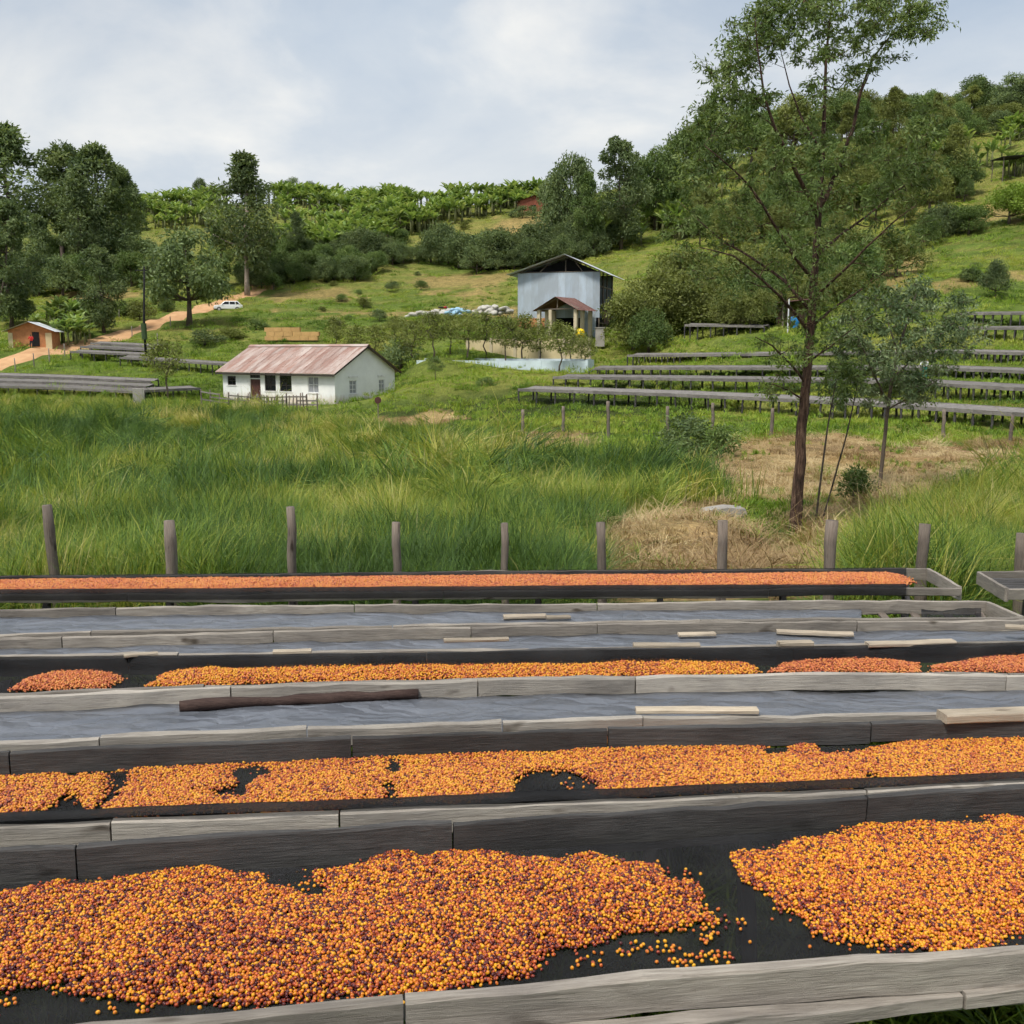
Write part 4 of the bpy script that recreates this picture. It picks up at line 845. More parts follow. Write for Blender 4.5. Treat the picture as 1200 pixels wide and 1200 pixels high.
def broad_type(seed, H=9.0, W=9.0, base=0.16, ncl=60, per=150, leaf=0.40, cl_r=1.2):
    rs = np.random.default_rng(seed); tr = [(0, 0, 0), (0.05, 0.02, H * 0.14), (0.1, 0, H * 0.28), (0.0, 0.1, H * 0.45), (-0.1, 0, H * 0.62), (0, 0, H * 0.8)]; cl = []
    for i in range(ncl):
        a = rs.uniform(0, 6.283); v = rs.uniform(-0.45, 1.0); rr = math.sqrt(max(0, 1 - v * v)) * rs.uniform(0.55, 1.0)
        z = H * (base + (1 - base) * 0.42) + v * H * (1 - base) * 0.5; k = cl_r * rs.uniform(0.6, 1.2)
        cl.append((W / 2 * 0.82 * rr * math.cos(a), W / 2 * 0.82 * rr * math.sin(a), z, k, k * 0.75))
    return limbs('trunk', tr, cl, 0.03 * H, seed, bare=0.1), crown_from_clumps('crown', cl, per, leaf, seed)
def bush_type(seed, H=2.6, W=3.6, ncl=22, per=90, leaf=0.22, cl_r=0.55):
    rs = np.random.default_rng(seed); tr = [(0, 0, -0.1), (0.03, 0, H * 0.2), (0, 0.05, H * 0.4), (0.05, 0, H * 0.6)]; cl = []
    for i in range(ncl):
        a = rs.uniform(0, 6.283); v = rs.random(); rr = math.sqrt(1 - v * v * 0.9) * rs.uniform(0.3, 1.0); k = cl_r * rs.uniform(0.6, 1.25)
        cl.append((W / 2 * 0.8 * rr * math.cos(a), W / 2 * 0.8 * rr * math.sin(a), 0.25 * H + v * H * 0.6, k, k * 0.85))
    return limbs('stem', tr, cl, 0.03 * H, seed, bare=0.0), crown_from_clumps('foliage', cl, per, leaf, seed, droop=0.1)
def sapling_type(seed, H=4.5, W=2.9, ncl=34, per=44, leaf=0.22, cl_r=0.46):
    rs = np.random.default_rng(seed); tr = [(0, 0, -0.1)] + [(rs.normal(0, .06) * i, rs.normal(0, .05) * i, H * 0.9 * i / 6) for i in range(1, 7)]; cl = []
    for i in range(ncl):
        t = rs.random(); a = rs.uniform(0, 6.283); r = W / 2 * (0.3 + 0.7 * math.sin(math.pi * (0.2 + 0.75 * t))) * rs.uniform(0.2, 1); k = cl_r * rs.uniform(0.6, 1.3)
        cl.append((r * math.cos(a), r * math.sin(a), H * (0.46 + 0.52 * t), k, k * 0.8))
    return limbs('trunk', tr, cl, 0.014 * H, seed, 0.012, 0.1), crown_from_clumps('crown', cl, per, leaf, seed)
GUM = [gum_type(200 + i, 16, w_, bs, nc, 210) for i, (w_, bs, nc) in enumerate(((6.8, 0.22, 46), (7.8, 0.15, 56), (5.8, 0.36, 36), (8.8, 0.12, 64)))]
BROAD = [broad_type(220 + i) for i in range(3)]
BUSH = [bush_type(240 + i) for i in range(4)]
BIG = [bush_type(250 + i, 6.0, 8.0, 54, 150, 0.30, 0.95) for i in range(4)]
SAP = [sapling_type(260 + i) for i in range(4)]
_mm = {}
def matmesh(me, m):                           # one shared copy of a mesh per material
    k = (me.name, m)
    if k not in _mm: c = me.copy(); c.name = me.name; c.materials.clear(); c.materials.append(M[m]); _mm[k] = c
    return _mm[k]
def plant(name, typ, H0, px, Y, top=None, H=None, wide=1.0, leaf='leaf_mid', bark='bark', label='', cat='tree', group=None, names=('trunk', 'crown'), sink=0.1):
    p = spot(px, Y)
    if H is None: H = at(px, top, Y).z - p.z
    s = H / H0; r = empty(name, (p.x, p.y, p.z - sink), random.uniform(0, 6.28)); r.scale = (s * wide, s * wide, s)
    link(names[0], matmesh(typ[0], bark), None, r); link(names[1], matmesh(typ[1], leaf), None, r)
    return tag(r, label, cat, group)
G = 'gum trees along the track'
for typ, px, Y, top, wd, lf, lb in ((0, 18, 196, 146, 1.25, 'leaf_dark', 'tallest dark gum tree standing on the slope above the brick hut'), (1, -45, 200, 150, 1.1, 'leaf_dark', 'dark gum tree at the outer edge of the grove above the hut'),
        (3, 14, 140, 236, 1.0, 'leaf_dark', 'dark gum tree rising right behind the brick hut'), (2, 78, 192, 168, 1.25, 'leaf_dark', 'narrow dark gum between the two largest ones of the grove'),
        (1, 122, 188, 166, 1.15, 'leaf_dark', 'big full crowned dark gum at the end of the grove next to the banana slope'), (0, 100, 182, 205, 1.0, 'leaf_dark', 'lower gum tree filling the front of the dark grove'), (1, 146, 196, 195, 0.9, 'leaf_dark', 'shorter gum tucked behind the full crowned one'), (0, 45, 176, 250, 1.0, 'leaf_dark', 'small gum in the dip between the grove and the hut'),
        (3, 122, 137, 286, 1.0, 'leaf_dark', 'roadside tree with a clear short trunk between the hut and the utility pole'), (0, 290, 168, 177, 1.05, 'leaf_dark', 'tall lone gum with a bare pale trunk behind the parked car'),
        (1, 350, 192, 247, 0.9, 'leaf_dark', 'dark conical tree at the foot of the banana slope past the lone gum'), (0, 262, 176, 262, 0.9, 'leaf_mid', 'smaller green tree leaning against the tall lone gum'), (3, 318, 178, 270, 0.8, 'leaf_mid', 'bushy tree between the lone gum and the conical tree')):
    plant('gum_tree', GUM[typ], 16, px, Y, top, None, wd, lf, 'bark_pale' if px == 290 else 'bark', lb, 'tree', G)
plant('broad_tree', BROAD[0], 9, 222, 141, 268, None, 0.98, 'leaf_dark', 'bark', 'broad round crowned tree on a short thick trunk above the white house', 'tree')
for px, Y, top in ((235, 266, 208), (345, 270, 208), (362, 272, 212), (336, 272, 212), (378, 268, 218)):
    plant('skyline_tree', BROAD[px % 3], 9, px, Y, top, None, 0.6 if px == 235 else 0.9, 'leaf_dark', 'bark', 'small dark tree on the ridge skyline above the bananas' if px > 300 else 'tiny lone treetop on the ridge between grove and tall gum', 'tree', 'trees on the ridge skyline')
# above the tin shed and over the right hand hill
for typ, px, Y, top, wd, lf, lb in ((('B', 1), 668, 196, 180, 0.62, 'leaf_dark', 'dark rounded tree beside the red earth house on the ridge'), (('G', 3), 728, 190, 160, 0.95, 'leaf_dark', 'tall dark tree standing directly behind the tin shed'),
        (('B', 0), 648, 200, 205, 0.5, 'leaf_dark', 'low dark tree half hiding the red earth house'), (('G', 1), 690, 186, 200, 0.8, 'leaf_mid', 'green tree between the two dark trees behind the shed'), (('B', 2), 768, 205, 172, 0.8, 'leaf_mid', 'green tree next to the tall dark one behind the shed'),
        (('B', 1), 800, 225, 150, 0.85, 'leaf_mid', 'tree on the wooded hill behind the tall dark one'), (('G', 0), 835, 232, 118, 1.1, 'leaf_mid', 'tree on the hilltop seen through the crown of the big gum'), (('B', 0), 880, 235, 112, 0.8, 'leaf_mid', 'second hilltop tree seen through the crown of the big gum'),
        (('B', 2), 930, 240, 110, 0.9, 'leaf_olive', 'olive hilltop tree behind the big gum crown'), (('B', 1), 985, 240, 108, 0.9, 'leaf_mid', 'round hilltop tree past the big gum crown'), (('G', 1), 1045, 236, 100, 1.1, 'leaf_olive', 'feathery hilltop tree beyond the bananas'),
        (('B', 0), 1090, 240, 106, 0.8, 'leaf_mid', 'hilltop tree with a bushy crown next to the feathery one'), (('G', 3), 1135, 236, 100, 1.0, 'leaf_olive', 'loose crowned olive tree on the hilltop before the dark one'), (('B', 2), 1195, 244, 96, 0.95, 'leaf_dark', 'dark dense tree on the hilltop above the dark shelter'), (('B', 1), 1250, 240, 100, 0.9, 'leaf_dark', 'dark tree further along the hilltop past the dense one'),
        (('B', 1), 1040, 205, 165, 0.8, 'leaf_olive', 'olive tree in the middle of the wooded slope'), (('B', 0), 1105, 200, 172, 0.75, 'leaf_olive', 'olive tree below the hilltop near the bananas'), (('B', 2), 990, 196, 190, 0.8, 'leaf_mid', 'green tree halfway up the wooded slope'),
        (('B', 1), 930, 190, 200, 0.8, 'leaf_mid', 'green tree halfway up behind the gum trunk'), (('B', 0), 1130, 178, 205, 0.7, 'leaf_mid', 'small green tree beside the ploughed patch'), (('B', 2), 1060, 172, 225, 0.8, 'leaf_olive', 'low olive tree above the green pasture'),
        (('B', 0), 870, 178, 225, 0.8, 'leaf_mid', 'low green tree on the slope behind the gum branches'), (('B', 1), 980, 165, 245, 0.75, 'leaf_olive', 'low olive tree on the slope behind the gum branches'), (('B', 2), 820, 176, 240, 0.7, 'leaf_mid', 'low tree at the pasture edge near the banana clump')):
    plant('hill_tree', (GUM if typ[0] == 'G' else BROAD)[typ[1]], 16 if typ[0] == 'G' else 9, px, Y, top, None, wd, lf, 'bark', lb, 'tree', 'trees on the wooded hill')
# shrubs
def shrub(px, Y, H, wd, lf, lb, grp, t=None): plant('shrub', (BIG if H > 3.4 else BUSH)[t if t is not None else random.randrange(4)], 6.0 if H > 3.4 else 2.6, px, Y, None, H, wd, lf, 'bark', lb, 'shrub', grp, ('stem', 'foliage'))
HED = 'dark shrubs in a line across the hillside'
for i, px in enumerate(range(385, 700, 13)): shrub(px + random.uniform(-4, 4), 196 - 10 * (px - 385) / 315 + random.uniform(-3, 3), random.uniform(3.4, 6.2) + (2 if px > 500 else 0), random.uniform(0.8, 1.2), 'leaf_dark', 'dark shrub in the hedge line crossing the hillside behind the shed', HED)
for i, (px, Y) in enumerate(((330, 186), (345, 178), (365, 186), (380, 190), (300, 178), (385, 205), (470, 206), (400, 214))): shrub(px, Y, random.uniform(2.6, 4.6), 1.0, 'leaf_mid', 'green shrub scattered below the banana slope', 'shrubs below the banana slope')
for px, Y, H, wd, lf, lb in ((742, 118, 7.2, 1.0, 'leaf_olive', 'large olive bush hugging the open side of the tin shed'), (775, 122, 8.6, 1.1, 'leaf_olive', 'tallest olive bush of the thicket beside the tin shed'), (812, 120, 7.4, 1.1, 'leaf_olive', 'olive bush at the end of the thicket above the far tables'), (760, 114, 5.2, 0.9, 'leaf_mid', 'green bush at the foot of the olive thicket'), (800, 138, 8.0, 1.1, 'leaf_olive', 'olive bush behind the thicket by the shed'), (840, 128, 6.5, 1.0, 'leaf_olive', 'olive bush between thicket and gum trunk'), (880, 132, 7.5, 1.1, 'leaf_olive', 'bush growing behind the low gum branches'), (905, 118, 5.0, 1.0, 'leaf_mid', 'bush next to the little brown shelter'), (1000, 122, 6.5, 1.1, 'leaf_mid', 'bush behind the blue green gum sapling'), (1050, 128, 6.0, 1.1, 'leaf_olive', 'olive bush under the pasture slope'), (960, 140, 7, 1.1, 'leaf_olive', 'olive bush on the slope right behind the gum trunk'),
        (1166, 112, 4.2, 0.75, 'leaf_dark', 'dark pointed bush alone on the green pasture above the tables'), (1182, 150, 6.0, 1.15, 'leaf_lime', 'bright yellow green bush on the pasture'), (1215, 148, 6.0, 1.2, 'leaf_lime', 'yellow green bush just past the brightest one'), (1105, 152, 5.4, 1.1, 'leaf_dark', 'dark low bush at the top of the pasture'), (1135, 150, 4.4, 1.3, 'leaf_mid', 'green low bush at the top of the pasture'), (1085, 150, 4.6, 1.1, 'leaf_mid', 'green bush where the pasture meets the trees'),
        (470, 112, 3.4, 1.2, 'leaf_dark', 'purplish dark bush behind the gable of the white house'), (805, 43, 1.9, 1.3, 'leaf_dark', 'dark green clump at the edge of the straw ground'), (840, 42, 1.5, 1.2, 'leaf_mid', 'small bush beside the dark clump'), (1000, 29, 1.2, 0.9, 'leaf_mid', 'leafy green weed bush near the slim gum sapling'), (1135, 33, 0.8, 1.3, 'leaf_dark', 'low dark weed patch in the long grass'), (240, 128, 2.0, 2.0, 'leaf_dark', 'brownish low thicket below the broad tree'), (270, 131, 1.6, 2.2, 'leaf_olive', 'olive low thicket above the white house roof'), (570, 92, 0.9, 1.6, 'leaf_mid', 'low weed clump near the wooden fence posts'), (300, 137, 1.6, 1.8, 'leaf_mid', 'low thicket on the bank below the parked car')):
    shrub(px, Y, H, wd, lf, lb, None)
for i in range(16): shrub(560 + i * 8 + random.uniform(-6, 6), 186 + random.uniform(-3, 3), random.uniform(3, 5.5), 1.0, 'leaf_dark', 'dark shrub in the hedge line crossing the hillside behind the shed', HED)
for i, (px, Y, H) in enumerate(((395, 122, 4.2), (418, 118, 4.6), (440, 116, 4.8), (462, 118, 4.4), (485, 110, 4.6), (508, 107, 4.8), (528, 109, 4.2), (548, 106, 5.0), (570, 108, 4.6), (592, 105, 5.0), (612, 107, 5.2), (632, 105, 4.8), (655, 101, 4.8), (668, 104, 4.4), (686, 102, 3.4))):
    plant('young_tree', SAP[i % 4], 4.5, px, Y, None, H, 1.15, 'leaf_olive', 'bark', 'slender olive leaved young tree in the row before the cream wall', 'tree', 'young trees in a row')
plant('young_tree', SAP[2], 4.5, 196, 98, 398, None, 1.1, 'leaf_olive', 'bark', 'open branched olive young tree growing through the lower slatted tables', 'tree')
plant('young_tree', SAP[1], 4.5, 510, 96, None, 2.2, 1.2, 'leaf_mid', 'bark', 'short bushy young tree in the meadow below the blue white channel', 'tree')

# banana plants
def banana_type(seed, H=4.2):
    """a banana mat: five shoots of different height from one root"""
    rs = np.random.default_rng(seed); st = MB(); V = []; F = []; T = []
    for sh in range(5):
        q = sh * 1.57 + rs.uniform(0, 1); rr = rs.uniform(0.9, 2.1) if sh else 0; ox, oy = rr * math.cos(q), rr * math.sin(q); h = H * (1, 0.9, 0.8, 0.7, 0.95)[sh] * rs.uniform(0.85, 1.1)
        if sh: st.tube([(0, 0, -0.1), (ox, oy, -0.1)], 0.12, 5)
        st.tube([(ox, oy, -0.3), (ox + 0.03, oy, h * 0.25), (ox, oy, h * 0.5)], [0.17, 0.14, 0.08], 6)
        for i in range(8):
            a = i * 2.4 + rs.uniform(-.3, .3); ln = h * rs.uniform(0.42, 0.58); el = rs.uniform(0.95, 1.5); wd = 0.46 * rs.uniform(0.8, 1.2); n0 = len(V); ca, sa = math.cos(a), math.sin(a); x = 0.05; zc = h * 0.48; an = el; tt = rs.normal(0.5, 0.22)
            for s in range(6):
                t = s / 5; w_ = wd * (math.sin(math.pi * min(1, 0.08 + t * 0.9)) ** 0.6) * (1 if s < 5 else 0.15); cx, cy = ox + ca * x, oy + sa * x
                V += [(cx - sa * w_ / 2, cy + ca * w_ / 2, zc - 0.12 * w_), (cx, cy, zc), (cx + sa * w_ / 2, cy - ca * w_ / 2, zc - 0.12 * w_)]
                x += math.cos(an) * ln / 5; zc += math.sin(an) * ln / 5; an -= rs.uniform(0.12, 0.45)
            for s in range(5):
                k = n0 + s * 3; F += [(k, k + 1, k + 4, k + 3), (k + 1, k + 2, k + 5, k + 4)]; T += [np.clip(tt + rs.normal(0, .12), 0, 1)] * 2
    return st.mesh('pseudostem', True), npmesh('leaves', V, F, True, {'tint': ('FLOAT', 'FACE', T)})
BAN = [banana_type(300 + i) for i in range(6)]
def banana(px, Y, H, lb, grp):
    p = spot(px, Y); s = H / 4.2; r = empty('banana_plant', (p.x, p.y, p.z), random.uniform(0, 6.28)); r.scale = (s * 1.1, s * 1.1, s); t = random.choice(BAN)
    link('pseudostem', matmesh(t[0], 'banana_stem'), None, r); link('leaves', matmesh(t[1], 'leaf_banana'), None, r); tag(r, lb, 'banana plant', grp)
BREG = [(326, 238), (640, 232), (660, 240), (600, 250), (520, 262), (470, 280), (440, 300), (380, 305), (335, 300)]
nb_ = 0
while nb_ < 168:
    px = random.uniform(322, 655); Y = random.uniform(196, 268); q = spot(px, Y); yy = proj([tuple(q)])[0, 1]
    if not (Y > 255 and px < 650) and not inpoly(np.array([[px, yy]]), BREG)[0]: continue
    nb_ += 1; banana(px, Y, random.uniform(4.4, 6.6), 'banana plant on the ridge skyline of the large plantation' if Y > 254 else ('banana plant at the lower edge of the large ridge plantation' if yy > 278 else 'banana plant in the middle of the large ridge plantation'), 'banana plantation on the ridge')
for row in range(6):
    for px in np.arange(146, 262, 12.5): banana(px + random.uniform(-10, 10), 266 - row * 7.5 + random.uniform(-5, 5), random.uniform(3.6, 5.6), 'banana plant on the slope between the gum grove and the tall lone gum', 'banana plantation by the gum grove')
for k in range(34): banana(690 + random.uniform(0, 150), random.uniform(188, 222), random.uniform(4.5, 7), 'banana plant in the clump on the slope behind the tin shed', 'bananas behind the tin shed')
for k in range(36): banana(1000 + random.uniform(0, 200), random.uniform(190, 226), random.uniform(4, 6), 'banana plant among the trees above the pasture', 'bananas above the pasture')
for k in range(12): banana(60 + random.uniform(0, 50), random.uniform(128, 150), random.uniform(3.4, 4.6), 'banana plant behind the orange brick hut', 'bananas behind the hut')
for k in range(16): shrub(random.uniform(835, 1010), random.uniform(112, 155), random.uniform(4.5, 7.5), 1.1, random.choice(('leaf_olive', 'leaf_mid', 'leaf_olive')), 'olive green bush in the thicket behind the big gum trunk', 'thicket behind the big gum')
for px_, Y_ in ((612, 234), (624, 233), (640, 234), (602, 236)): shrub(px_, Y_, random.uniform(2.0, 3.0), 1.0, 'leaf_dark', 'dark bush in front of the red earth house', 'bushes before the red house')
for k in range(46): shrub(random.uniform(285, 470), random.uniform(172, 200), random.uniform(2.5, 5), 1.1, random.choice(('leaf_dark', 'leaf_mid')), 'green shrub scattered below the banana slope', 'shrubs below the banana slope')
for k in range(12): shrub(random.uniform(835, 990), random.uniform(108, 118), random.uniform(3, 4.6), 1.1, 'leaf_olive', 'olive green bush in the thicket behind the big gum trunk', 'thicket behind the big gum')
for k in range(24):
    px, Y = random.choice(((random.uniform(380, 640), random.uniform(160, 186)), (random.uniform(1080, 1240), random.uniform(115, 150)), (random.uniform(430, 620), random.uniform(200, 228)), (random.uniform(300, 480), random.uniform(126, 158))))
    shrub(px, Y, random.uniform(0.7, 1.7), 1.5, random.choice(('leaf_mid', 'leaf_olive', 'leaf_dark')), 'low scrubby bush dotted on the open hillside grass', 'scrub on the hillside')
# the dense wood over the hill and the undergrowth of the grove
for k in range(52):
    px = random.uniform(815, 1125); Y = random.uniform(168, 236); gum = random.random() < 0.25
    plant('hill_tree', random.choice(GUM if gum else BROAD), 16 if gum else 9, px, Y, None, random.uniform(8.5, 12.5) if gum else random.uniform(6.5, 10), random.uniform(0.75, 1.05), random.choice(('leaf_mid', 'leaf_olive', 'leaf_mid', 'leaf_olive')), 'bark', 'leafy tree in the dense wood on the hill behind the big gum', 'tree', 'dense wood on the hill')
for k in range(30):
    px = 815 + k * 17 + random.uniform(-6, 6)
    plant('hill_tree', random.choice(BROAD), 9, px, random.uniform(244, 258), None, random.uniform(7.5, 11.5), random.uniform(0.8, 1.0), 'leaf_dark' if px > 1150 else random.choice(('leaf_mid', 'leaf_olive')), 'bark', 'leafy tree in the line along the top of the wooded hill', 'tree', 'tree line on the wooded hill')
for k in range(30): shrub(random.uniform(1060, 1290), random.uniform(228, 252), random.uniform(3.6, 6), 1.0, random.choice(('leaf_mid', 'leaf_olive', 'leaf_dark')), 'bush filling the gaps below the tree line on the wooded hill', 'bushes below the tree line')
for k in range(20): shrub(random.uniform(-40, 165), random.uniform(172, 200), random.uniform(4, 8), 1.0, random.choice(('leaf_dark', 'leaf_mid')), 'dark undergrowth bush among the trunks of the gum grove', 'undergrowth of the gum grove')
for k in range(14): shrub(random.uniform(60, 200), random.uniform(146, 165), random.uniform(1.5, 3), 1.2, random.choice(('leaf_olive', 'leaf_mid')), 'low green bush along the far side of the orange track', 'bushes along the track')
# ------------------------------------------------------------------ the big gum tree and its neighbours
def pix_tree(name, label, paths, outline, holes, Y0, depth, ncl, per, leaf, clr, lf, bark, seed, group=None, extra=None, aspect=0.3, thin=9999):
    """limbs follow polylines of the photo (px, py, metres nearer or farther than the trunk, radius in px)"""
    rs = np.random.default_rng(seed); k = 1200 / Y0; root_p = at(*paths[0][0][:2], Y0); root_p.z = gz(root_p.x, Y0) - 0.1
    r = empty(name, root_p); tag(r, label, 'tree', group); b = MB(); nodes = []
    for ip, pth in enumerate(paths):
        P = []; Rr = []
        for (px, py, dd, rd) in pth: q = at(px, py, Y0 + dd) - root_p; P.append(q); Rr.append(rd / k * (0.68 if ip == 0 and py > 440 else 0.58))
        if ip == 0: P[0].z = 0.0
        pp = []; rr = []
        for i in range(len(P) - 1):
            ln = (P[i + 1] - P[i]).length; n = max(2, int(ln / 0.35))
            for s in range(n):
                t = s / n; j = min(0.02 * ln, Rr[i] * (0.12 if ip == 0 else 0.6)) * (0 < s); pp.append(P[i].lerp(P[i + 1], t) + Vector(rs.normal(0, j, 3) * [1, 1, 0.4] if j else (0, 0, 0))); rr.append(Rr[i] + (Rr[i + 1] - Rr[i]) * t)
        pp.append(P[-1]); rr.append(Rr[-1]); b.tube(pp, rr, 9 if ip == 0 else 6); nodes += [(p, q) for p, q in zip(pp, rr) if p.z > 0.25 * P[-1].z or ip > 0]
    NP = np.array([tuple(p) for p, _ in nodes]); NR = np.array([q for _, q in nodes])
    # clumps inside the outline of the crown, none in the gaps where the sky shows
    xs = [p[0] for p in outline]; ys = [p[1] for p in outline]; cl = []; cxm = np.mean(xs)
    tries = 0
    while len(cl) < ncl and tries < 200000:
        tries += 1; q = np.array([[rs.uniform(min(xs), max(xs)), rs.uniform(min(ys), max(ys))]])
        if not inpoly(q, outline)[0] or any(inpoly(q, h)[0] for h in holes): continue
        if q[0, 1] > thin and rs.random() > 0.5: continue
        e = edged(q, outline)[0]; dd = rs.uniform(-1, 1) * min(depth, (e + 25) / k * 1.1)
        p = at(q[0, 0], q[0, 1], Y0 + dd) - root_p
        if any((p - Vector(c[:3])).length < 0.42 * clr for c in cl): continue
        kk = clr * rs.uniform(0.6, 1.25); cl.append((p.x, p.y, p.z, kk, kk * 0.7))
    for (px, py, dd, rad) in (extra or []): p = at(px, py, Y0 + dd) - root_p; cl.append((p.x, p.y, p.z, rad, rad * 0.7))
    order = np.argsort([min(np.linalg.norm(NP - np.array(c[:3]), axis=1)) for c in cl])
    for i in order:
        c = np.array(cl[i][:3]); d = np.linalg.norm(NP - c, axis=1) + 0.9 * np.maximum(0, NP[:, 2] - c[2] + 0.15); j = int(np.argmin(d)); p = NP[j]; ln = np.linalg.norm(c - p)
        mid = (p + c) / 2 + rs.normal(0, 0.07 * ln, 3) + np.array([0, 0, -0.05 * ln]); q3 = p * 0.2 + c * 0.8 + rs.normal(0, 0.04 * ln, 3); r0 = min(NR[j] * 0.55, 0.012 + 0.012 * ln)
        b.tube([p, mid, q3, c], [r0, r0 * 0.75, r0 * 0.5, 0.004], 5, False); NP = np.vstack([NP, mid, q3]); NR = np.r_[NR, r0 * 0.75, r0 * 0.5]
    link('trunk', b.mesh('trunk', True), bark, r)
    C = []; D = []; T = []; tw = MB(); at_py = lambda z: 410 - (z + root_p.z - EYE) / Y0 * 1200
    for (x, y, z, kx, kz) in cl:                         # twigs with leaves along them
        c = Vector((x, y, z)); nt_ = max(3, int(per / 16 * (1 if at_py(z) < thin else 0.7))); base = rs.normal(0, 0.17)
        for t in range(nt_):
            v = Vector(rs.normal(0, 1, 3)); v.normalize(); v.z = v.z * 0.7 + 0.12; e = c + Vector((v.x * kx, v.y * kx, v.z * kz * 1.3)) * rs.uniform(0.7, 1.25); s = c - v * 0.1
            for q in range(16):
                t_ = rs.uniform(0.15, 1.05); p = s.lerp(e, t_); C.append(p + Vector(rs.normal(0, 0.07 * kx + 0.02, 3))); dd = v * 0.5 + Vector(rs.normal(0, 0.6, 3)); dd.z -= 0.45; D.append(dd); T.append(np.clip(rs.normal(0.48, 0.16) + base, 0, 1))
            tw.tube([s, e], [0.005, 0.002], 3, False)
    link('twigs', tw.mesh('twigs'), bark, r)
    C = np.array([tuple(v) for v in C]); D = np.array([tuple(v) for v in D])
    link('crown', leaf_mesh('crown', C, D, leaf * rs.uniform(0.7, 1.3, len(C)), leaf * aspect * rs.uniform(0.7, 1.3, len(C)), np.array(T)), lf, r)
    return r
HERO_P = [[(931, 632, 0, 11.5), (936, 560, 0, 9.5), (942, 480, 0, 8.5), (947, 420, 0, 8.5), (952, 360, 0, 8), (956, 300, 0, 7), (960, 245, 0, 6), (964, 190, 0.1, 4.6), (966, 130, 0.15, 3.6), (968, 70, 0.1, 2.6), (975, 0, 0, 1.6), (982, -40, 0, 0.8)],
          [(959, 255, 0, 4.8), (945, 225, -0.3, 4.0), (925, 185, -0.6, 3.4), (908, 150, -0.9, 2.8), (895, 110, -1.1, 2.2), (888, 60, -1.3, 1.4), (885, 20, -1.4, 0.7)],
          [(961, 242, 0, 4.8), (985, 195, 0.3, 4.2), (1000, 150, 0.5, 3.6), (1008, 110, 0.7, 3.0), (1022, 70, 0.9, 2.2), (1045, 40, 1.0, 1.5), (1085, 20, 1.1, 0.7)],
          [(955, 330, 0, 3.6), (930, 300, -0.4, 3.0), (905, 260, -0.9, 2.5), (880, 220, -1.3, 2.0), (855, 195, -1.7, 1.4), (825, 170, -2.0, 0.7)],
          [(951, 365, 0, 3.6), (920, 330, 0.4, 3.0), (885, 305, 0.8, 2.4), (850, 285, 1.2, 1.9), (815, 255, 1.6, 1.2), (795, 235, 1.8, 0.6)],
          [(949, 390, 0, 3.4), (925, 360, -0.7, 2.8), (890, 325, -1.3, 2.2), (860, 300, -1.8, 1.5), (820, 290, -2.2, 0.8)],
          [(957, 300, 0, 3.2), (985, 275, 0.5, 2.6), (1020, 250, 0.9, 2.1), (1050, 225, 1.2, 1.5), (1080, 200, 1.5, 0.8)],
          [(953, 352, 0, 3.2), (980, 325, -0.6, 2.6), (1015, 290, -1.1, 2.0), (1045, 262, -1.5, 1.4), (1075, 240, -1.8, 0.7)],
          [(950, 385, 0, 2.8), (985, 355, 0.7, 2.2), (1015, 335, 1.1, 1.7), (1050, 310, 1.4, 0.9)],
          [(945, 450, 0, 3.0), (925, 425, -0.3, 2.2), (905, 405, -0.5, 1.5), (885, 395, -0.7, 0.8)],
          [(944, 470, 0, 2.2), (925, 458, -0.2, 1.6), (905, 450, -0.4, 0.9)],
          [(947, 425, 0, 2.2), (975, 405, 0.4, 1.7), (1000, 385, 0.7, 1.1), (1030, 365, 0.9, 0.6)],
          [(964, 180, 0.1, 2.6), (940, 140, 0.7, 2.0), (925, 100, 1.0, 1.4), (915, 60, 1.2, 0.7)]]
HERO_O = [(885, 5), (925, -35), (985, -60), (1050, -40), (1085, 0), (1108, 28), (1092, 52), (1050, 66), (1035, 90), (1065, 110), (1095, 125), (1100, 165), (1100, 215), (1088, 270), (1062, 320), (1040, 362), (1000, 400), (978, 440), (945, 478), (905, 470), (880, 430), (872, 385), (835, 345), (800, 318), (782, 270), (785, 228), (800, 190), (812, 150), (830, 112), (845, 62), (862, 25)]
HERO_H = [[(890, 82), (925, 66), (948, 90), (948, 150), (915, 145)], [(930, 150), (950, 160), (945, 225), (930, 200)], [(972, 60), (990, 60), (985, 170), (970, 190)], [(1010, 170), (1040, 165), (1030, 215), (1000, 230)], [(1040, 120), (1060, 130), (1060, 190), (1045, 185)], [(880, 150), (900, 160), (905, 200), (885, 195)], [(1015, 82), (1062, 68), (1070, 100), (1058, 140), (1020, 142), (1012, 110)], [(985, 90), (1000, 95), (996, 130), (982, 125)], [(945, 35), (958, 40), (955, 70), (944, 60)], [(955, 400), (1000, 400), (1000, 480), (955, 480)], [(890, 345), (925, 385), (915, 400), (880, 385)], [(870, 395), (905, 420), (890, 450), (860, 450)]]
pix_tree('big_gum_tree', 'big feathery gum tree with a reddish trunk standing in the cut straw', HERO_P, HERO_O, HERO_H, 23.0, 2.8, 450, 88, 0.12, 0.37, 'leaf_hero', 'bark_red', 5, None,
         [(900, 420, -0.4, 0.3), (912, 440, -0.3, 0.3), (925, 455, -0.3, 0.25), (905, 465, -0.2, 0.25), (935, 430, 0.2, 0.3)] + [(x, y, d, 0.36) for x, y, d in [(random.uniform(*xr), random.uniform(*yr), random.uniform(-1.8, 1.0)) for xr, yr, n in (((850, 905), (15, 75), 12), ((828, 885), (75, 150), 14), ((800, 870), (150, 240), 12), ((1030, 1098), (5, 48), 9), ((905, 985), (-25, 40), 8), ((1040, 1095), (140, 210), 8)) for _ in range(n)]], thin=225)
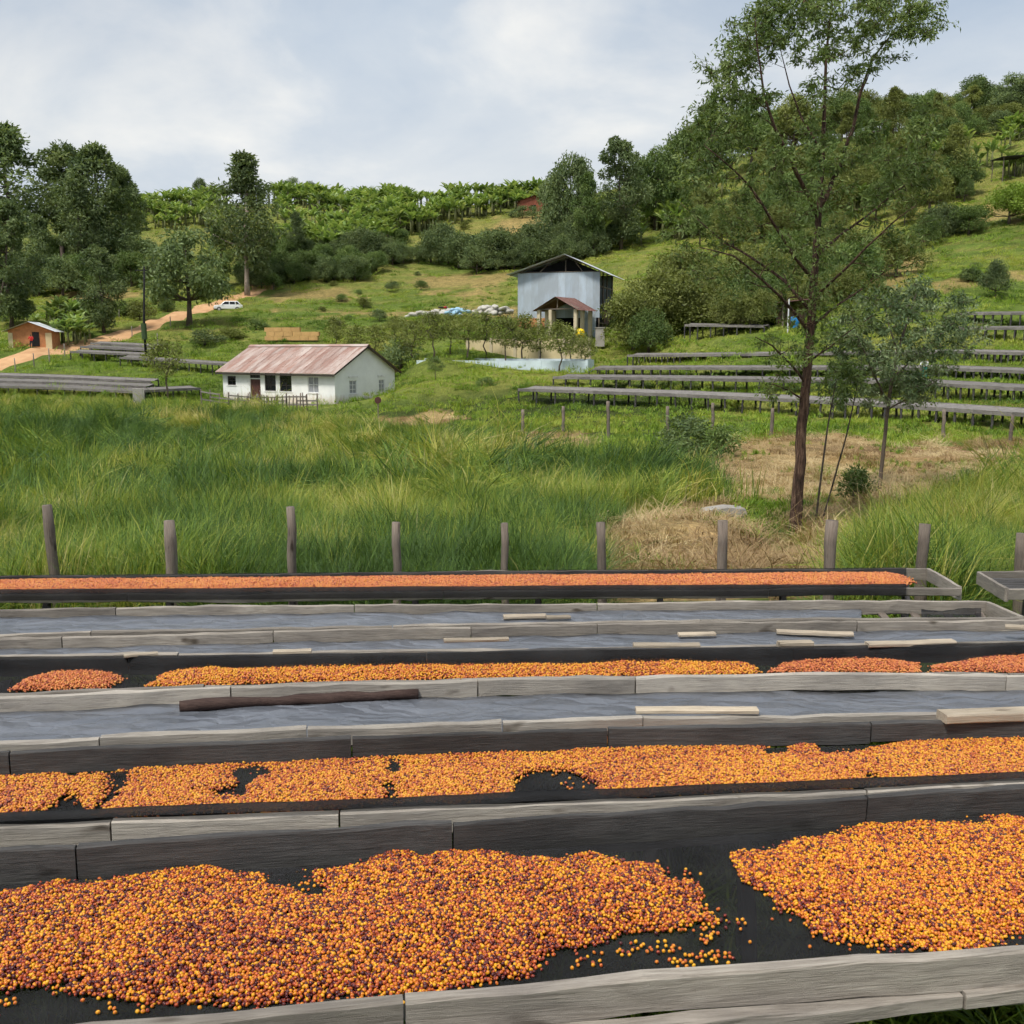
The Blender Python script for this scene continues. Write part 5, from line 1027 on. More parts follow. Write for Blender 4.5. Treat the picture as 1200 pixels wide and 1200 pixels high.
YNG_P = [[(1030, 577, 0, 3.6), (1036, 520, 0, 3.2), (1042, 465, 0, 3.0), (1050, 420, 0, 3.0), (1062, 380, 0, 2.2), (1075, 340, 0, 1.0)], [(1041, 475, 0, 2.4), (1020, 430, -0.3, 1.8), (1005, 395, -0.5, 1.2), (995, 365, -0.6, 0.6)], [(1045, 445, 0, 2.2), (1075, 415, 0.5, 1.6), (1105, 390, 0.8, 1.1), (1130, 365, 1, 0.5)], [(1052, 412, 0, 2), (1040, 375, 0.5, 1.4), (1035, 345, 0.7, 0.6)], [(1040, 480, 0, 1.8), (1075, 460, -0.6, 1.2), (1100, 445, -0.9, 0.5)]]
YNG_O = [(968, 430), (972, 395), (985, 362), (1010, 345), (1040, 338), (1075, 330), (1110, 340), (1135, 352), (1150, 375), (1148, 405), (1130, 430), (1105, 452), (1080, 470), (1055, 478), (1035, 468), (1005, 480), (975, 470)]
pix_tree('young_gum_tree', 'smaller gum tree with a dense blue green crown beside the big one', YNG_P, YNG_O, [], 32.5, 2.4, 220, 84, 0.15, 0.42, 'leaf_blue', 'bark', 6)
SAPL = [[(955, 618, 0, 2.0), (962, 560, 0, 1.8), (970, 500, 0, 1.5), (978, 455, 0, 1.0), (985, 425, 0, 0.5)]]
pix_tree('gum_sapling', 'thin straight sapling rising beside the big reddish trunk', SAPL, [(962, 470), (965, 425), (1000, 415), (1005, 460), (985, 480)], [], 24.5, 0.6, 12, 48, 0.14, 0.28, 'leaf_hero', 'bark', 7)
SAPL = [[(962, 612, 0, 1.6), (978, 560, 0, 1.5), (992, 510, 0, 1.3), (1003, 460, 0, 1.0), (1010, 420, 0, 0.5)]]
pix_tree('gum_sapling', 'thin slanting sapling between the two gum trees', SAPL, [(985, 470), (990, 425), (1025, 415), (1025, 460)], [], 25.0, 0.6, 12, 48, 0.14, 0.28, 'leaf_hero', 'bark', 8)
# pale flat stone and heap of cut grass
p = hit(845, 604, 14); b = MB(); b.prism([(-0.62, 0.0), (-0.45, 0.16), (0.1, 0.24), (0.55, 0.2), (0.6, 0.05), (0.3, -0.1), (-0.4, -0.12)], -0.3, 0.28)
tag(b.build('flat_stone', 'concrete', None, loc=p), 'pale flat stone lying on the straw heap', 'stone')
# ------------------------------------------------------------------ buildings
def corr(name, w_, ln, waves, amp, ny=1):     # corrugated iron, waves across x
    nx = waves * 4; V = []; F = []
    for j in range(ny + 1):
        for i in range(nx + 1): V.append((w_ * i / nx - w_ / 2, ln * j / ny, amp * math.sin(2 * math.pi * i / 4.0 + 0.4)))
    for j in range(ny):
        for i in range(nx): F.append((j * (nx + 1) + i, j * (nx + 1) + i + 1, (j + 1) * (nx + 1) + i + 1, (j + 1) * (nx + 1) + i))
    return npmesh(name, V, F, False)
def wall_open(L_, H_, t, openings):           # wall along +x, outer face at y=0, openings (x0,x1,z0,z1)
    b = MB(); xs = sorted({0, L_} | {a for o in openings for a in o[:2]}); zs = sorted({0, H_} | {a for o in openings for a in o[2:]})
    for i in range(len(xs) - 1):
        for j in range(len(zs) - 1):
            cx = (xs[i] + xs[i + 1]) / 2; cz = (zs[j] + zs[j + 1]) / 2
            if not any(o[0] < cx < o[1] and o[2] < cz < o[3] for o in openings): b.box(xs[i], xs[i + 1], 0, t, zs[j], zs[j + 1])
    import bmesh
    return b
def window(parent, x0, x1, z0, z1, mtx, m='frame_wood', glass='glass', bars=1, sill=True, hbars=1):
    f = MB(); w_ = 0.07
    f.box(x0, x1, 0.05, 0.13, z1 - w_, z1).box(x0, x1, 0.05, 0.13, z0, z0 + w_).box(x0, x0 + w_, 0.05, 0.13, z0 + w_, z1 - w_).box(x1 - w_, x1, 0.05, 0.13, z0 + w_, z1 - w_)
    for k in range(bars): c = x0 + (x1 - x0) * (k + 1) / (bars + 1); f.box(c - 0.025, c + 0.025, 0.06, 0.12, z0 + w_, z1 - w_)
    for k in range(hbars): c = z0 + (z1 - z0) * (k + 1) / (hbars + 1); f.box(x0 + w_, x1 - w_, 0.063, 0.117, c - 0.025, c + 0.025)
    wdw = f.build('window', m, parent); wdw.matrix_local = mtx
    pn = MB().box(x0 + 0.02, x1 - 0.02, 0.10, 0.105, z0 + 0.02, z1 - 0.02).build('pane', glass, wdw)
    if sill: MB().box(x0 - 0.08, x1 + 0.08, -0.06, 0.05, z0 - 0.09, z0 - 0.003).build('sill', 'frame_white', wdw)
    return wdw
def house():
    C = at(393, 474, 95); Lp = at(262, 464, 104.2); d = Vector((Lp.x - C.x, Lp.y - C.y, 0)); Ln = d.length; d.normalize(); Wd = 8.2; H = 3.05; rise = 2.3
    r = empty('white_house', C, math.atan2(-d.y, -d.x))     # local: x from far left end to near corner, y into the house
    tag(r, 'low white house with a rusty pink corrugated roof at the swamp edge', 'house')
    off = Matrix.Translation((-Ln, 0, 0))
    # front wall openings, fractions of its length
    ops = {'w1': (0.045, 0.125, 1.50, 2.40), 'door': (0.26, 0.355, 0.0, 2.15), 'tr': (0.26, 0.355, 2.25, 2.80), 'w2': (0.395, 0.495, 1.05, 2.75), 'w3': (0.53, 0.635, 1.05, 2.75), 'w4': (0.775, 0.865, 1.0, 2.5)}
    O = {k: (a * Ln, b * Ln, c, e) for k, (a, b, c, e) in ops.items()}
    fw = wall_open(Ln, H, 0.2, O.values()).build('wall', 'white_wall', r); fw.matrix_local = off
    MB().box(-Ln - 0.06, 0.06, -0.06, Wd + 0.06, -1.2, -0.004).build('plinth', 'concrete', r)
    MB().box(-Ln - 0.6, 0.5, -1.1, -0.064, -1.2, -0.12).build('veranda', 'cream_wall', r)
    gm = Matrix.Translation((0, 0, 0)) @ Matrix.Rotation(R(90), 4, 'Z')
    go = [(0.23 * Wd, 0.35 * Wd, 0.9, 2.15), (0.72 * Wd, 0.82 * Wd, 0.9, 2.15)]
    gw = wall_open(Wd - 0.4, H, 0.2, [(a - 0.2, b - 0.2, c, e) for a, b, c, e in go]); 
    g1 = gw.build('wall', 'white_wall', r); g1.matrix_local = Matrix.Translation((0, 0.2, 0)) @ Matrix.Rotation(R(90), 4, 'Z')
    tri = MB().prism([(0, 0), (Wd, 0), (Wd / 2, rise)], 0, 0.2); t1 = tri.build('gable', 'white_gable', r); t1.matrix_local = Matrix.Translation((0, 0, H)) @ Matrix.Rotation(R(90), 4, 'Z')
    t2 = link('gable', t1.data, None, r); t2.matrix_local = Matrix.Translation((-Ln + 0.2, 0, H)) @ Matrix.Rotation(R(90), 4, 'Z')
    MB().box(-Ln, 0, Wd - 0.2, Wd, 0, H).build('wall', 'white_wall', r); MB().box(-Ln, -Ln + 0.2, 0.2, Wd - 0.2, 0, H).build('wall', 'white_wall', r)
    for k in ('w1', 'w2', 'w3'): window(r, *O[k][:2], *O[k][2:], off, bars=1, hbars=1 if k == 'w1' else 2)
    window(r, *O['w4'][:2], *O['w4'][2:], off, 'frame_white', 'curtain', 1, True, 1); window(r, *O['tr'][:2], *O['tr'][2:], off, bars=2, sill=False, hbars=0)
    x0, x1, z0, z1 = O['door']; db = MB().box(x0 + 0.02, x1 - 0.02, 0.08, 0.14, 0.02, z1 - 0.02)
    for s in range(5): db.box(x0 + 0.06 + s * (x1 - x0 - 0.12) / 5, x0 + 0.03 + (s + 1) * (x1 - x0 - 0.12) / 5, 0.06, 0.081, 0.1, z1 - 0.1)
    dr = db.build('door', 'door_red', r); dr.matrix_local = off; MB().box(x1 - 0.22, x1 - 0.18, 0.0, 0.06, 0.95, 1.1).build('handle', 'rim', dr)
    MB().box(x0 - 0.35, x0 - 0.05, -0.03, -0.005, 1.55, 2.1).build('notice_board', 'frame_white', r, ).matrix_local = off
    for a, b_, c, e in go:
        window(r, a, b_, c, e, gm, 'frame_white', 'curtain', 1, True, 2); MB().box(a - 0.15, b_ + 0.15, -0.06, -0.004, e + 0.25, e + 0.4).build('lintel', 'frame_white', r).matrix_local = gm
    # roof: iron sheets laid side by side on both slopes
    sl = math.hypot(Wd / 2 + 0.55, (Wd / 2 + 0.55) / (Wd / 2) * rise); an = math.atan2(rise, Wd / 2); sw = 0.86; ns = int(math.ceil((Ln + 1.0) / (sw * 0.96))); me = corr('roof_sheet', sw, sl, 9, 0.02, 3)
    for i in range(ns):
        x = -Ln - 0.5 + sw * 0.48 + i * (Ln + 1.0 - sw * 0.96) / (ns - 1)
        for side in (0, 1):
            o = link('roof_sheet', me, 'roof_rust', r); lift = 0.05 + 0.004 * (i % 2)
            if side == 0: mt = Matrix.Translation((x, -0.55, H + lift - 0.55 * rise / (Wd / 2))) @ Matrix.Rotation(an + random.uniform(-.004, .004), 4, 'X')
            else: mt = Matrix.Translation((x, Wd + 0.55, H + lift - 0.55 * rise / (Wd / 2))) @ Matrix.Rotation(math.pi, 4, 'Z') @ Matrix.Rotation(an, 4, 'X')
            o.matrix_local = mt
    MB().prism([(-0.3, -0.13), (0, 0.06), (0.3, -0.13), (0.3, -0.16), (0, 0.03), (-0.3, -0.16)], -Ln - 0.5, 0.5).build('ridge_cap', 'roof_rust', r).matrix_local = Matrix.Translation((0, Wd / 2, H + rise + 0.12)) @ Matrix.Rotation(R(-90), 4, 'Z')
    MB().box(-Ln - 0.45, 0.45, -0.56, -0.52, H - 0.48, H - 0.33).build('fascia', 'frame_wood', r)
    for s in (0, 1):
        o = MB().box(0.40, 0.45, 0, sl - 0.1, -0.17, -0.03).build('barge_board', 'frame_wood', r)
        o.matrix_local = (Matrix.Translation((0, -0.5, H + 0.03 - 0.5 * rise / (Wd / 2))) @ Matrix.Rotation(an, 4, 'X')) if s == 0 else (Matrix.Translation((0.85, Wd + 0.5, H + 0.03 - 0.5 * rise / (Wd / 2))) @ Matrix.Rotation(math.pi, 4, 'Z') @ Matrix.Rotation(an, 4, 'X'))
    return r
HOUSE = house()
# wooden rail fence before the white house
f0 = at(236, 468, 97); f1 = at(372, 479, 90); r = empty('rail_fence', (f0.x, f0.y, gz(f0.x, f0.y))); tag(r, 'rough wooden rail fence before the door of the white house', 'fence')
nf = 12
for i in range(nf + 1):
    q = f0.lerp(f1, i / nf); g = gz(q.x, q.y); post('post', 'wood_post', (q.x, q.y, g - 0.2), (q.x, q.y, g + 1.45 + 0.12 * math.sin(i * 2.3)), 0.07, r, 6, i)
for i in range(nf):
    a = f0.lerp(f1, i / nf); b_ = f0.lerp(f1, (i + 1) / nf); ga = gz(a.x, a.y); gb = gz(b_.x, b_.y)
    for h in (0.6, 0.95, 1.3):
        if (i * 7 + int(h * 10)) % 9 != 0: plank('rail', 'wood_far', (a.x, a.y - 0.08, ga + h), (b_.x, b_.y - 0.08, gb + h), 0.13, 0.04, r, 0.01, segs=4)
for i in range(18):
    t = 0.42 + 0.5 * i / 17; q = f0.lerp(f1, t); g = gz(q.x, q.y); post('picket', 'wood_post', (q.x, q.y - 0.14, g), (q.x + random.uniform(-.1, .1), q.y - 0.14, g + random.uniform(1.2, 1.75)), 0.06, r, 5, 100 + i)

def shed():
    P = at(654, 391, 128); W_, Dp, H, rise = 10.3, 9.0, 7.4, 1.9; an = R(-16)
    r = empty('tin_shed', (P.x, P.y, P.z), an); tag(r, 'tall shed of bluish iron sheets with an open roof gable', 'shed')
    z0 = 1.9; h = W_ / 2
    MB().box(-h, -h + 4.2, -0.12, 0.1, -1.5, z0).build('brick_base', 'brick_wall', r)
    n = 12; sw = W_ / n; me = corr('wall_sheet', sw * 1.01, H - z0 - 0.003, 8, 0.025, 1)
    for i in range(n):
        o = link('wall_sheet', me, 'tin', r); o.matrix_local = Matrix.Translation((-h + sw * (i + 0.5), 0.0 - 0.004 * (i % 2), z0)) @ Matrix.Rotation(R(90), 4, 'X')
    for i in range(8):                        # lower sheets right of the porch
        if i > 5: o = link('wall_sheet', corr('wall_sheet', 0.9, z0 + 1.4, 8, 0.025), 'tin', r); o.matrix_local = Matrix.Translation((-h + 8.6 + 0.88 * (i - 6) * 0.6 + 0.3, 0.02 + 0.004 * i, -1.4)) @ Matrix.Rotation(R(90), 4, 'X')
    MB().box(-h + 0.05, -h + 0.12, 0.1, Dp, -1.5, H - 0.02).build('side_wall', 'tin', r); MB().box(-h + 0.05, h - 0.05, Dp - 0.1, Dp, -1.5, H - 0.03).build('back_wall', 'tin', r)
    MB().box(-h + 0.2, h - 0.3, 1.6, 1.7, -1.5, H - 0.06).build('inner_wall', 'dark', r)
    for i, y in enumerate((0.12, 2.5, 5.0, 8.6)): post('post', 'wood_post', P + Matrix.Rotation(an, 3, 'Z') @ Vector((h - 0.1, y, -1.5)), P + Matrix.Rotation(an, 3, 'Z') @ Vector((h - 0.1, y, H)), 0.11, None, 7, i).parent = None
    po = [o for o in COL.objects if o.name.startswith('post') and o.parent is None and 'label' not in o]
    for o in po: o.parent = r; o.location = Matrix.Rotation(-an, 3, 'Z') @ (o.location - P)
    for zz in (1.2, 3.4, 5.6): MB().box(h - 0.16, h - 0.04, 0.2, Dp - 0.2, zz, zz + 0.14).build('side_rail', 'wood_post', r)
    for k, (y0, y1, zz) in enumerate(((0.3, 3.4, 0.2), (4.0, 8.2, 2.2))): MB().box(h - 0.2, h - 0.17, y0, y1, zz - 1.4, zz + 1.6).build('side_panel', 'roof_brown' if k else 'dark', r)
    pit = math.atan2(rise, h); sl = (h + 1.0) / math.cos(pit); nsh = 11; me2 = corr('roof_sheet', (Dp + 2.0) / nsh * 1.03, sl, 9, 0.025, 2)
    apx = 0.9                                  # the ridge sits off centre
    for i in range(nsh):
        y = -1.0 + (Dp + 2.0) * (i + 0.5) / nsh
        for s in (-1, 1):
            hh = h + apx * (1 if s < 0 else -1); sl_ = (hh + 1.2) / math.cos(math.atan2(rise, hh)); pt = math.atan2(rise, hh)
            o = link('roof_sheet', me2, 'tin_bright', r); mt = Matrix.Translation((s * (h + 1.2), y, H - 1.2 * rise / hh + 0.14 + 0.004 * (i % 2))) @ Matrix.Rotation(s * R(90), 4, 'Z') @ Matrix.Rotation(pt, 4, 'X') @ Matrix.Scale(sl_ / sl, 4, (0, 1, 0)); o.matrix_local = mt
    for yy in (0.0, 3.0, 6.0, Dp - 0.2):       # roof trusses, open to the front
        tb = MB(); A = Vector((-h - 1.0, yy, H - 0.3)); B = Vector((h + 1.0, yy, H - 0.35)); Cc = Vector((apx, yy, H + rise))
        for a, b_ in ((A, Cc), (B, Cc), (Vector((-h, yy, H)), Vector((h, yy, H))), (Vector((apx, yy, H)), Cc), (Vector((-2.4, yy, H)), Vector((-0.8, yy, H + rise * 0.72))), (Vector((3, yy, H)), Vector((2, yy, H + rise * 0.7)))): tb.tube([a, b_], 0.06, 4)
        tb.build('truss', 'wood_post', r)
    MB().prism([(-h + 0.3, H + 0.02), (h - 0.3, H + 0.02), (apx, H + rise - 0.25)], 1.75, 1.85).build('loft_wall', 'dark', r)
    # porch
    pr = empty('porch', (0, 0, 0)); pr.parent = r; pr.matrix_local = Matrix.Translation((0.9, -4.4, -1.6)) @ Matrix.Rotation(R(-16), 4, 'Z')
    pw, pd, ph = 5.2, 3.9, 4.35; prs = 1.35; hp = pw / 2; pp = math.atan2(prs, hp); psl = (hp + 0.5) / math.cos(pp); me3 = corr('porch_roof_sheet', (pd + 1.0) / 5 * 1.03, psl, 8, 0.025, 2)
    for i in range(5):
        y = -0.5 + (pd + 1.0) * (i + 0.5) / 5
        for s in (-1, 1): o = link('porch_roof_sheet', me3, 'roof_brown', pr); o.matrix_local = Matrix.Translation((s * (hp + 0.5), y, ph - 0.5 * prs / hp + 0.12 + 0.004 * (i % 2))) @ Matrix.Rotation(s * R(90), 4, 'Z') @ Matrix.Rotation(pp, 4, 'X')
    for i, (x, y) in enumerate(((-hp + 0.1, 0.1), (-0.9, 0.12), (hp - 0.1, 0.1), (hp - 0.1, 1.7), (hp - 0.1, pd - 0.2), (-hp + 0.1, 2.0), (-hp + 0.1, pd - 0.2))): MB().box(x - 0.2, x + 0.2, y - 0.2, y + 0.2, -0.8, ph - 0.02).build('pillar', 'pillar', pr)
    MB().box(-hp - 0.1, hp + 0.1, 0.0, 0.14, ph, ph + 0.13).build('beam', 'wood_post', pr); MB().box(hp - 0.17, hp - 0.03, 0.15, pd, ph + 0.002, ph + 0.12).build('beam', 'wood_post', pr); MB().box(-hp + 0.03, -hp + 0.17, 0.15, pd, ph + 0.002, ph + 0.12).build('beam', 'wood_post', pr)
    for a, b_ in (((-hp - .3, 0.07, ph + 0.05), (0, 0.07, ph + prs + 0.03)), ((hp + .3, 0.07, ph + 0.05), (0, 0.07, ph + prs + 0.03)), ((0, 0.07, ph), (0, 0.07, ph + prs))): MB().tube([a, b_], 0.07, 4).build('rafter', 'wood_post', pr)
    MB().box(-hp - 0.4, hp + 0.4, -0.4, pd + 1.5, -1.2, -0.05).build('porch_floor', 'concrete', pr)
    return r
SHED = shed()
def stack_box(name, label, cat, px, Y, w_, d, h, m, rz=0, dz=0): p = spot(px, Y); b = MB().box(-w_ / 2, w_ / 2, -d / 2, d / 2, -0.6, h); return tag(b.build(name, m, None, loc=(p.x, p.y, p.z + dz), rot=(0, 0, rz)), label, cat)
# cream wall and blue white washing channel
a = at(548, 426, 112); b_ = at(690, 430, 108); c = Vector((b_.x - a.x, b_.y - a.y, 0)); r = empty('retaining_wall', (a.x, a.y, a.z), math.atan2(c.y, c.x)); tag(r, 'long cream plastered retaining wall below the shed porch', 'wall')
for i in range(5): L5 = c.length / 5; MB().box(L5 * i + 0.02, L5 * (i + 1) - 0.02, 0, 0.3, -1.2, 2.5 + 0.1 * (i % 2)).build('wall_panel', 'cream_wall', r)
for i in range(6): MB().box(c.length / 5 * i - 0.16, c.length / 5 * i + 0.16, -0.08, 0.34, -1.2, 2.72).build('pier', 'pillar', r)
a = at(488, 427, 107); b_ = at(686, 436, 101); c = Vector((b_.x - a.x, b_.y - a.y, 0)); r = empty('washing_channel', (a.x, a.y, a.z), math.atan2(c.y, c.x)); tag(r, 'pale blue and white concrete washing channel in front of the cream wall', 'channel')
n5 = 8
for i in range(n5): L5 = c.length / n5; MB().box(L5 * i + 0.01, L5 * (i + 1) - 0.01, 0, 0.25, -1.4, 0.42).build('front_panel', 'blue_white', r)
MB().box(0, c.length, 2.0, 2.25, -1.2, 0.6).build('back_wall', 'blue_white', r); MB().box(0, c.length, 0.25, 2.0, -1.2, 0.1).build('channel_floor', 'concrete', r); MB().box(c.length - 0.02, c.length + 0.25, 0.0, 2.3, -1.2, 0.52).build('end_wall', 'blue_white', r)
# orange brick hut with the red figure
def hut():
    p = spot(36, 124); p.z = at(36, 406, 124).z; r = empty('brick_hut', p, R(9)); tag(r, 'small orange brick hut with a pale iron roof beside the track', 'hut'); w_, d, h, rs_ = 4.9, 3.6, 1.9, 0.95
    MB().prism([(-w_ / 2, -0.8), (w_ / 2, -0.8), (w_ / 2, h), (0, h + rs_), (-w_ / 2, h)], 0, 0.22).build('gable_wall', 'brick_wall', r); MB().prism([(-w_ / 2, -0.8), (w_ / 2, -0.8), (w_ / 2, h), (0, h + rs_), (-w_ / 2, h)], d - 0.22, d).build('gable_wall', 'brick_wall', r)
    MB().box(w_ / 2 - 0.22, w_ / 2 - 0.003, 0.22, d - 0.22, -0.8, h - 0.05).build('wall', 'brick_wall', r); MB().box(-w_ / 2 + 0.003, -w_ / 2 + 0.22, 0.22, d - 0.22, -0.8, h - 0.05).build('wall', 'brick_wall', r)
    MB().box(-w_ / 2, -w_ / 2 + 0.5, -0.06, -0.002, -0.8, h - 0.3).build('corner_pier', 'cream_wall', r); MB().box(w_ / 2 - 0.7, w_ / 2, -0.06, -0.002, -0.8, h - 0.3).build('corner_pier', 'cream_wall', r)
    MB().box(0.25, 1.05, -0.03, -0.002, 0, 1.7).build('doorway', 'dark', r)
    pt = math.atan2(rs_, w_ / 2); sl = (w_ / 2 + 0.55) / math.cos(pt); me = corr('roof_sheet', (d + 1.2) / 6 * 1.03, sl, 8, 0.02, 1)
    for i in range(6):
        y = -0.6 + (d + 1.2) * (i + 0.5) / 6
        for s in (-1, 1): o = link('roof_sheet', me, 'tin_bright', r); o.matrix_local = Matrix.Translation((s * (w_ / 2 + 0.55), y, h - 0.55 * rs_ / (w_ / 2) + 0.06 + 0.004 * (i % 2))) @ Matrix.Rotation(s * R(90), 4, 'Z') @ Matrix.Rotation(pt, 4, 'X')
    return r
hut()
def red_house():
    p = spot(626, 238); r = empty('red_earth_house', p, R(8)); tag(r, 'small red earth house half hidden by trees on the ridge', 'house'); w_, d, h = 6.4, 4.5, 2.9
    MB().prism([(-w_ / 2, -1), (w_ / 2, -1), (w_ / 2, h), (0, h + 1.1), (-w_ / 2, h)], 0, d).build('wall', 'earth_red', r)
    me = corr('roof_sheet', (d + 0.8) / 4 * 1.03, 3.9, 8, 0.02)
    for i in range(4):
        for s in (-1, 1): o = link('roof_sheet', me, 'roof_brown', r); o.matrix_local = Matrix.Translation((s * 3.55, -0.4 + (d + 0.8) * (i + 0.5) / 4, h - 0.05)) @ Matrix.Rotation(s * R(90), 4, 'Z') @ Matrix.Rotation(math.atan2(1.1, 3.2), 4, 'X')
    MB().box(-0.5, 0.4, -0.03, -0.003, 0, 2.0).build('doorway', 'dark', r)
red_house()
def shelter(name, label, px, Y, w_, d, h, roof, rz, side=None):
    p = spot(px, Y); r = empty(name, p, rz); tag(r, label, 'shelter')
    for x in (-w_ / 2, w_ / 2):
        for y in (0, d): MB().tube([(x, y, -0.5), (x, y, h)], 0.09, 6).build('post', 'wood_post', r)
    b = MB().prism([(-w_ / 2 - 0.4, h), (w_ / 2 + 0.4, h + 0.4), (w_ / 2 + 0.4, h + 0.5), (-w_ / 2 - 0.4, h + 0.1)], -0.4, d + 0.4); b.build('roof', roof, r)
    if side: MB().box(-w_ / 2 + 0.1, w_ / 2 - 0.1, d - 0.1, d, -0.5, h - 0.1).build('back_wall', side, r)
shelter('shelter', 'little dark posted shelter high on the pasture below the dense hilltop tree', 1188, 186, 4.2, 3.5, 4.0, 'dark', R(5))
shelter('shelter', 'little reddish brown shelter half hidden by the big gum trunk', 934, 108, 3.0, 2.4, 2.4, 'roof_brown', 0, 'roof_brown')
p = spot(931, 104.5); b = MB().tube([(0, 0, 0), (0, 0, 0.05), (0, 0, 0.5), (0, 0, 0.55), (0, 0, 1.1), (0, 0, 1.15)], [0.40, 0.42, 0.42, 0.44, 0.42, 0.38], 14); tag(b.build('blue_drum', 'blue', None, True, loc=p + Vector((0, 0, 0.5))), 'blue plastic drum in front of the little brown shelter', 'drum')
p = spot(923, 105); MB_ = MB().tube([(0, 0, 0), (0, 0, 3.4)], 0.07, 6); tag(MB_.build('white_pole', 'frame_white', None, loc=p), 'thin white pole beside the little brown shelter', 'pole')
# low ochre earth wall behind the white house
a = at(310, 394, 127); b_ = at(372, 396, 126); c = b_ - a; r = empty('earth_wall', a, math.atan2(c.y, c.x)); tag(r, 'low ochre mud brick wall on the bank above the rusty roof', 'wall')
for i in range(6):
    for j in range(3):
        if not (i > 3 and j == 2): MB().box(c.length / 6 * i + 0.015 + 0.2 * (j % 2), c.length / 6 * (i + 1) - 0.015 + 0.2 * (j % 2), random.uniform(-.04, .04), 0.5, -0.5 + j * 0.52, 0.005 + j * 0.52).build('mud_block', 'earth_ochre', r)

# ------------------------------------------------------------------ far drying tables
def table_row(label, pts, w_, group, hleg=None, th=0.10, slat=True, step=1.25, m='wood_far', tilt=0.16):
    """a long slatted table; pts are pixel + distance points along the front edge of its top"""
    W = [at(*q) for q in pts]
    lift = max(0, max(max(gz(q.x, q.y) + 0.8, gz(q.x, q.y + w_) + 0.6) - q.z for q in W)) * 0.85
    for q in W: q.z += lift
    r = empty('drying_table', (W[0].x, W[0].y, gz(W[0].x, W[0].y))); tag(r, label, 'drying table', group)
    ln = sum((W[i + 1] - W[i]).length for i in range(len(W) - 1)); n = max(2, int(ln / step)); acc = []
    for i in range(n + 1):
        t = i / n * (len(W) - 1); k = min(int(t), len(W) - 2); acc.append(W[k].lerp(W[k + 1], t - k))
    d = (W[-1] - W[0]); d.z = 0; d.normalize(); s = Vector((-d.y, d.x, 0)); s = s if s.y > 0 else -s
    V = []; 
    for p in acc:
        for f in range(5): q = p + s * w_ * f / 4; V.append((q.x - r.location.x, q.y - r.location.y, q.z - r.location.z - 0.03 + tilt * f / 4 - 0.05 * math.sin(math.pi * f / 4)))
    F = [(i * 5 + f, (i + 1) * 5 + f, (i + 1) * 5 + f + 1, i * 5 + f + 1) for i in range(n) for f in range(4)]
    o = link('table_net', npmesh('table_net', V, F, False), 'wood_far', r)
    for i in range(n):
        for off in (0, w_): up = Vector((0, 0, tilt if off else 0)); plank('rail', m, acc[i] + s * off + up, acc[i + 1] + s * off + up, 0.24, 0.06, r, 0.012, segs=3)
    for i in range(n + 1):
        for off in (0.08, w_ - 0.08): q = acc[i] + s * off; g = gz(q.x, q.y); post('leg', 'wood_dark', (q.x, q.y, min(g, q.z - 0.5) - 0.15), (q.x, q.y, q.z - 0.14 + (tilt if off > 1 else 0)), 0.08, r, 5, i)
    return r
RG = 'long slatted drying tables stepping up the far slope'
for pts, lb in (([(607, 458, 83), (780, 464, 74), (930, 471, 67), (1040, 477, 62.5), (1200, 488, 57), (1420, 500, 52)], 'longest and lowest grey drying table on the green slope past the straw'), ([(648, 446, 90), (790, 448, 83), (1060, 453, 71), (1200, 461, 66), (1400, 472, 60)], 'second drying table up the green slope'),
        ([(690, 436, 97), (790, 436, 91), (1100, 437, 78), (1200, 441, 74), (1400, 448, 68)], 'third drying table up the green slope'), ([(735, 421, 104), (800, 421, 99), (1130, 418, 85), (1200, 420, 82), (1400, 424, 76)], 'fourth drying table up the slope, below the brown shelter'),
        ([(802, 394, 111), (895, 396, 107)], 'short drying table set apart by the olive thicket'), ([(1120, 397, 97), (1200, 397, 94), (1400, 399, 88)], 'drying table near the top of the slope close to the dark pointed bush'), ([(1120, 386, 103), (1200, 386, 100), (1400, 386, 94)], 'topmost drying table on the pasture edge')): table_row(lb, pts, 2.0, RG)
LG = 'grey slatted drying tables on the terrace by the track'
for k in range(3): table_row('wide grey drying table in the lower group between swamp grass and track', [(-60 + k * 14, 452 - k * 4, 97 + k * 3.0), (60 + k * 6, 455 - k * 4, 97.5 + k * 3), (165 + k * 6, 460 - k * 4.2, 97 + k * 3)], 2.3, LG, step=2.4)
table_row('short drying table behind the olive young tree near the house', [(170, 459, 98), (235, 456, 102)], 2.0, LG)
for k in range(3): table_row('drying table in the upper group alongside the orange track', [(82 + k * 12, 411 - k * 4.0, 119 + k * 3), (165 + k * 8, 415 - k * 4.2, 118 + k * 3)], 2.2, LG)
table_row('narrow drying table running behind the white house towards the upper group', [(140, 418, 115), (262, 426, 113)], 1.8, LG)
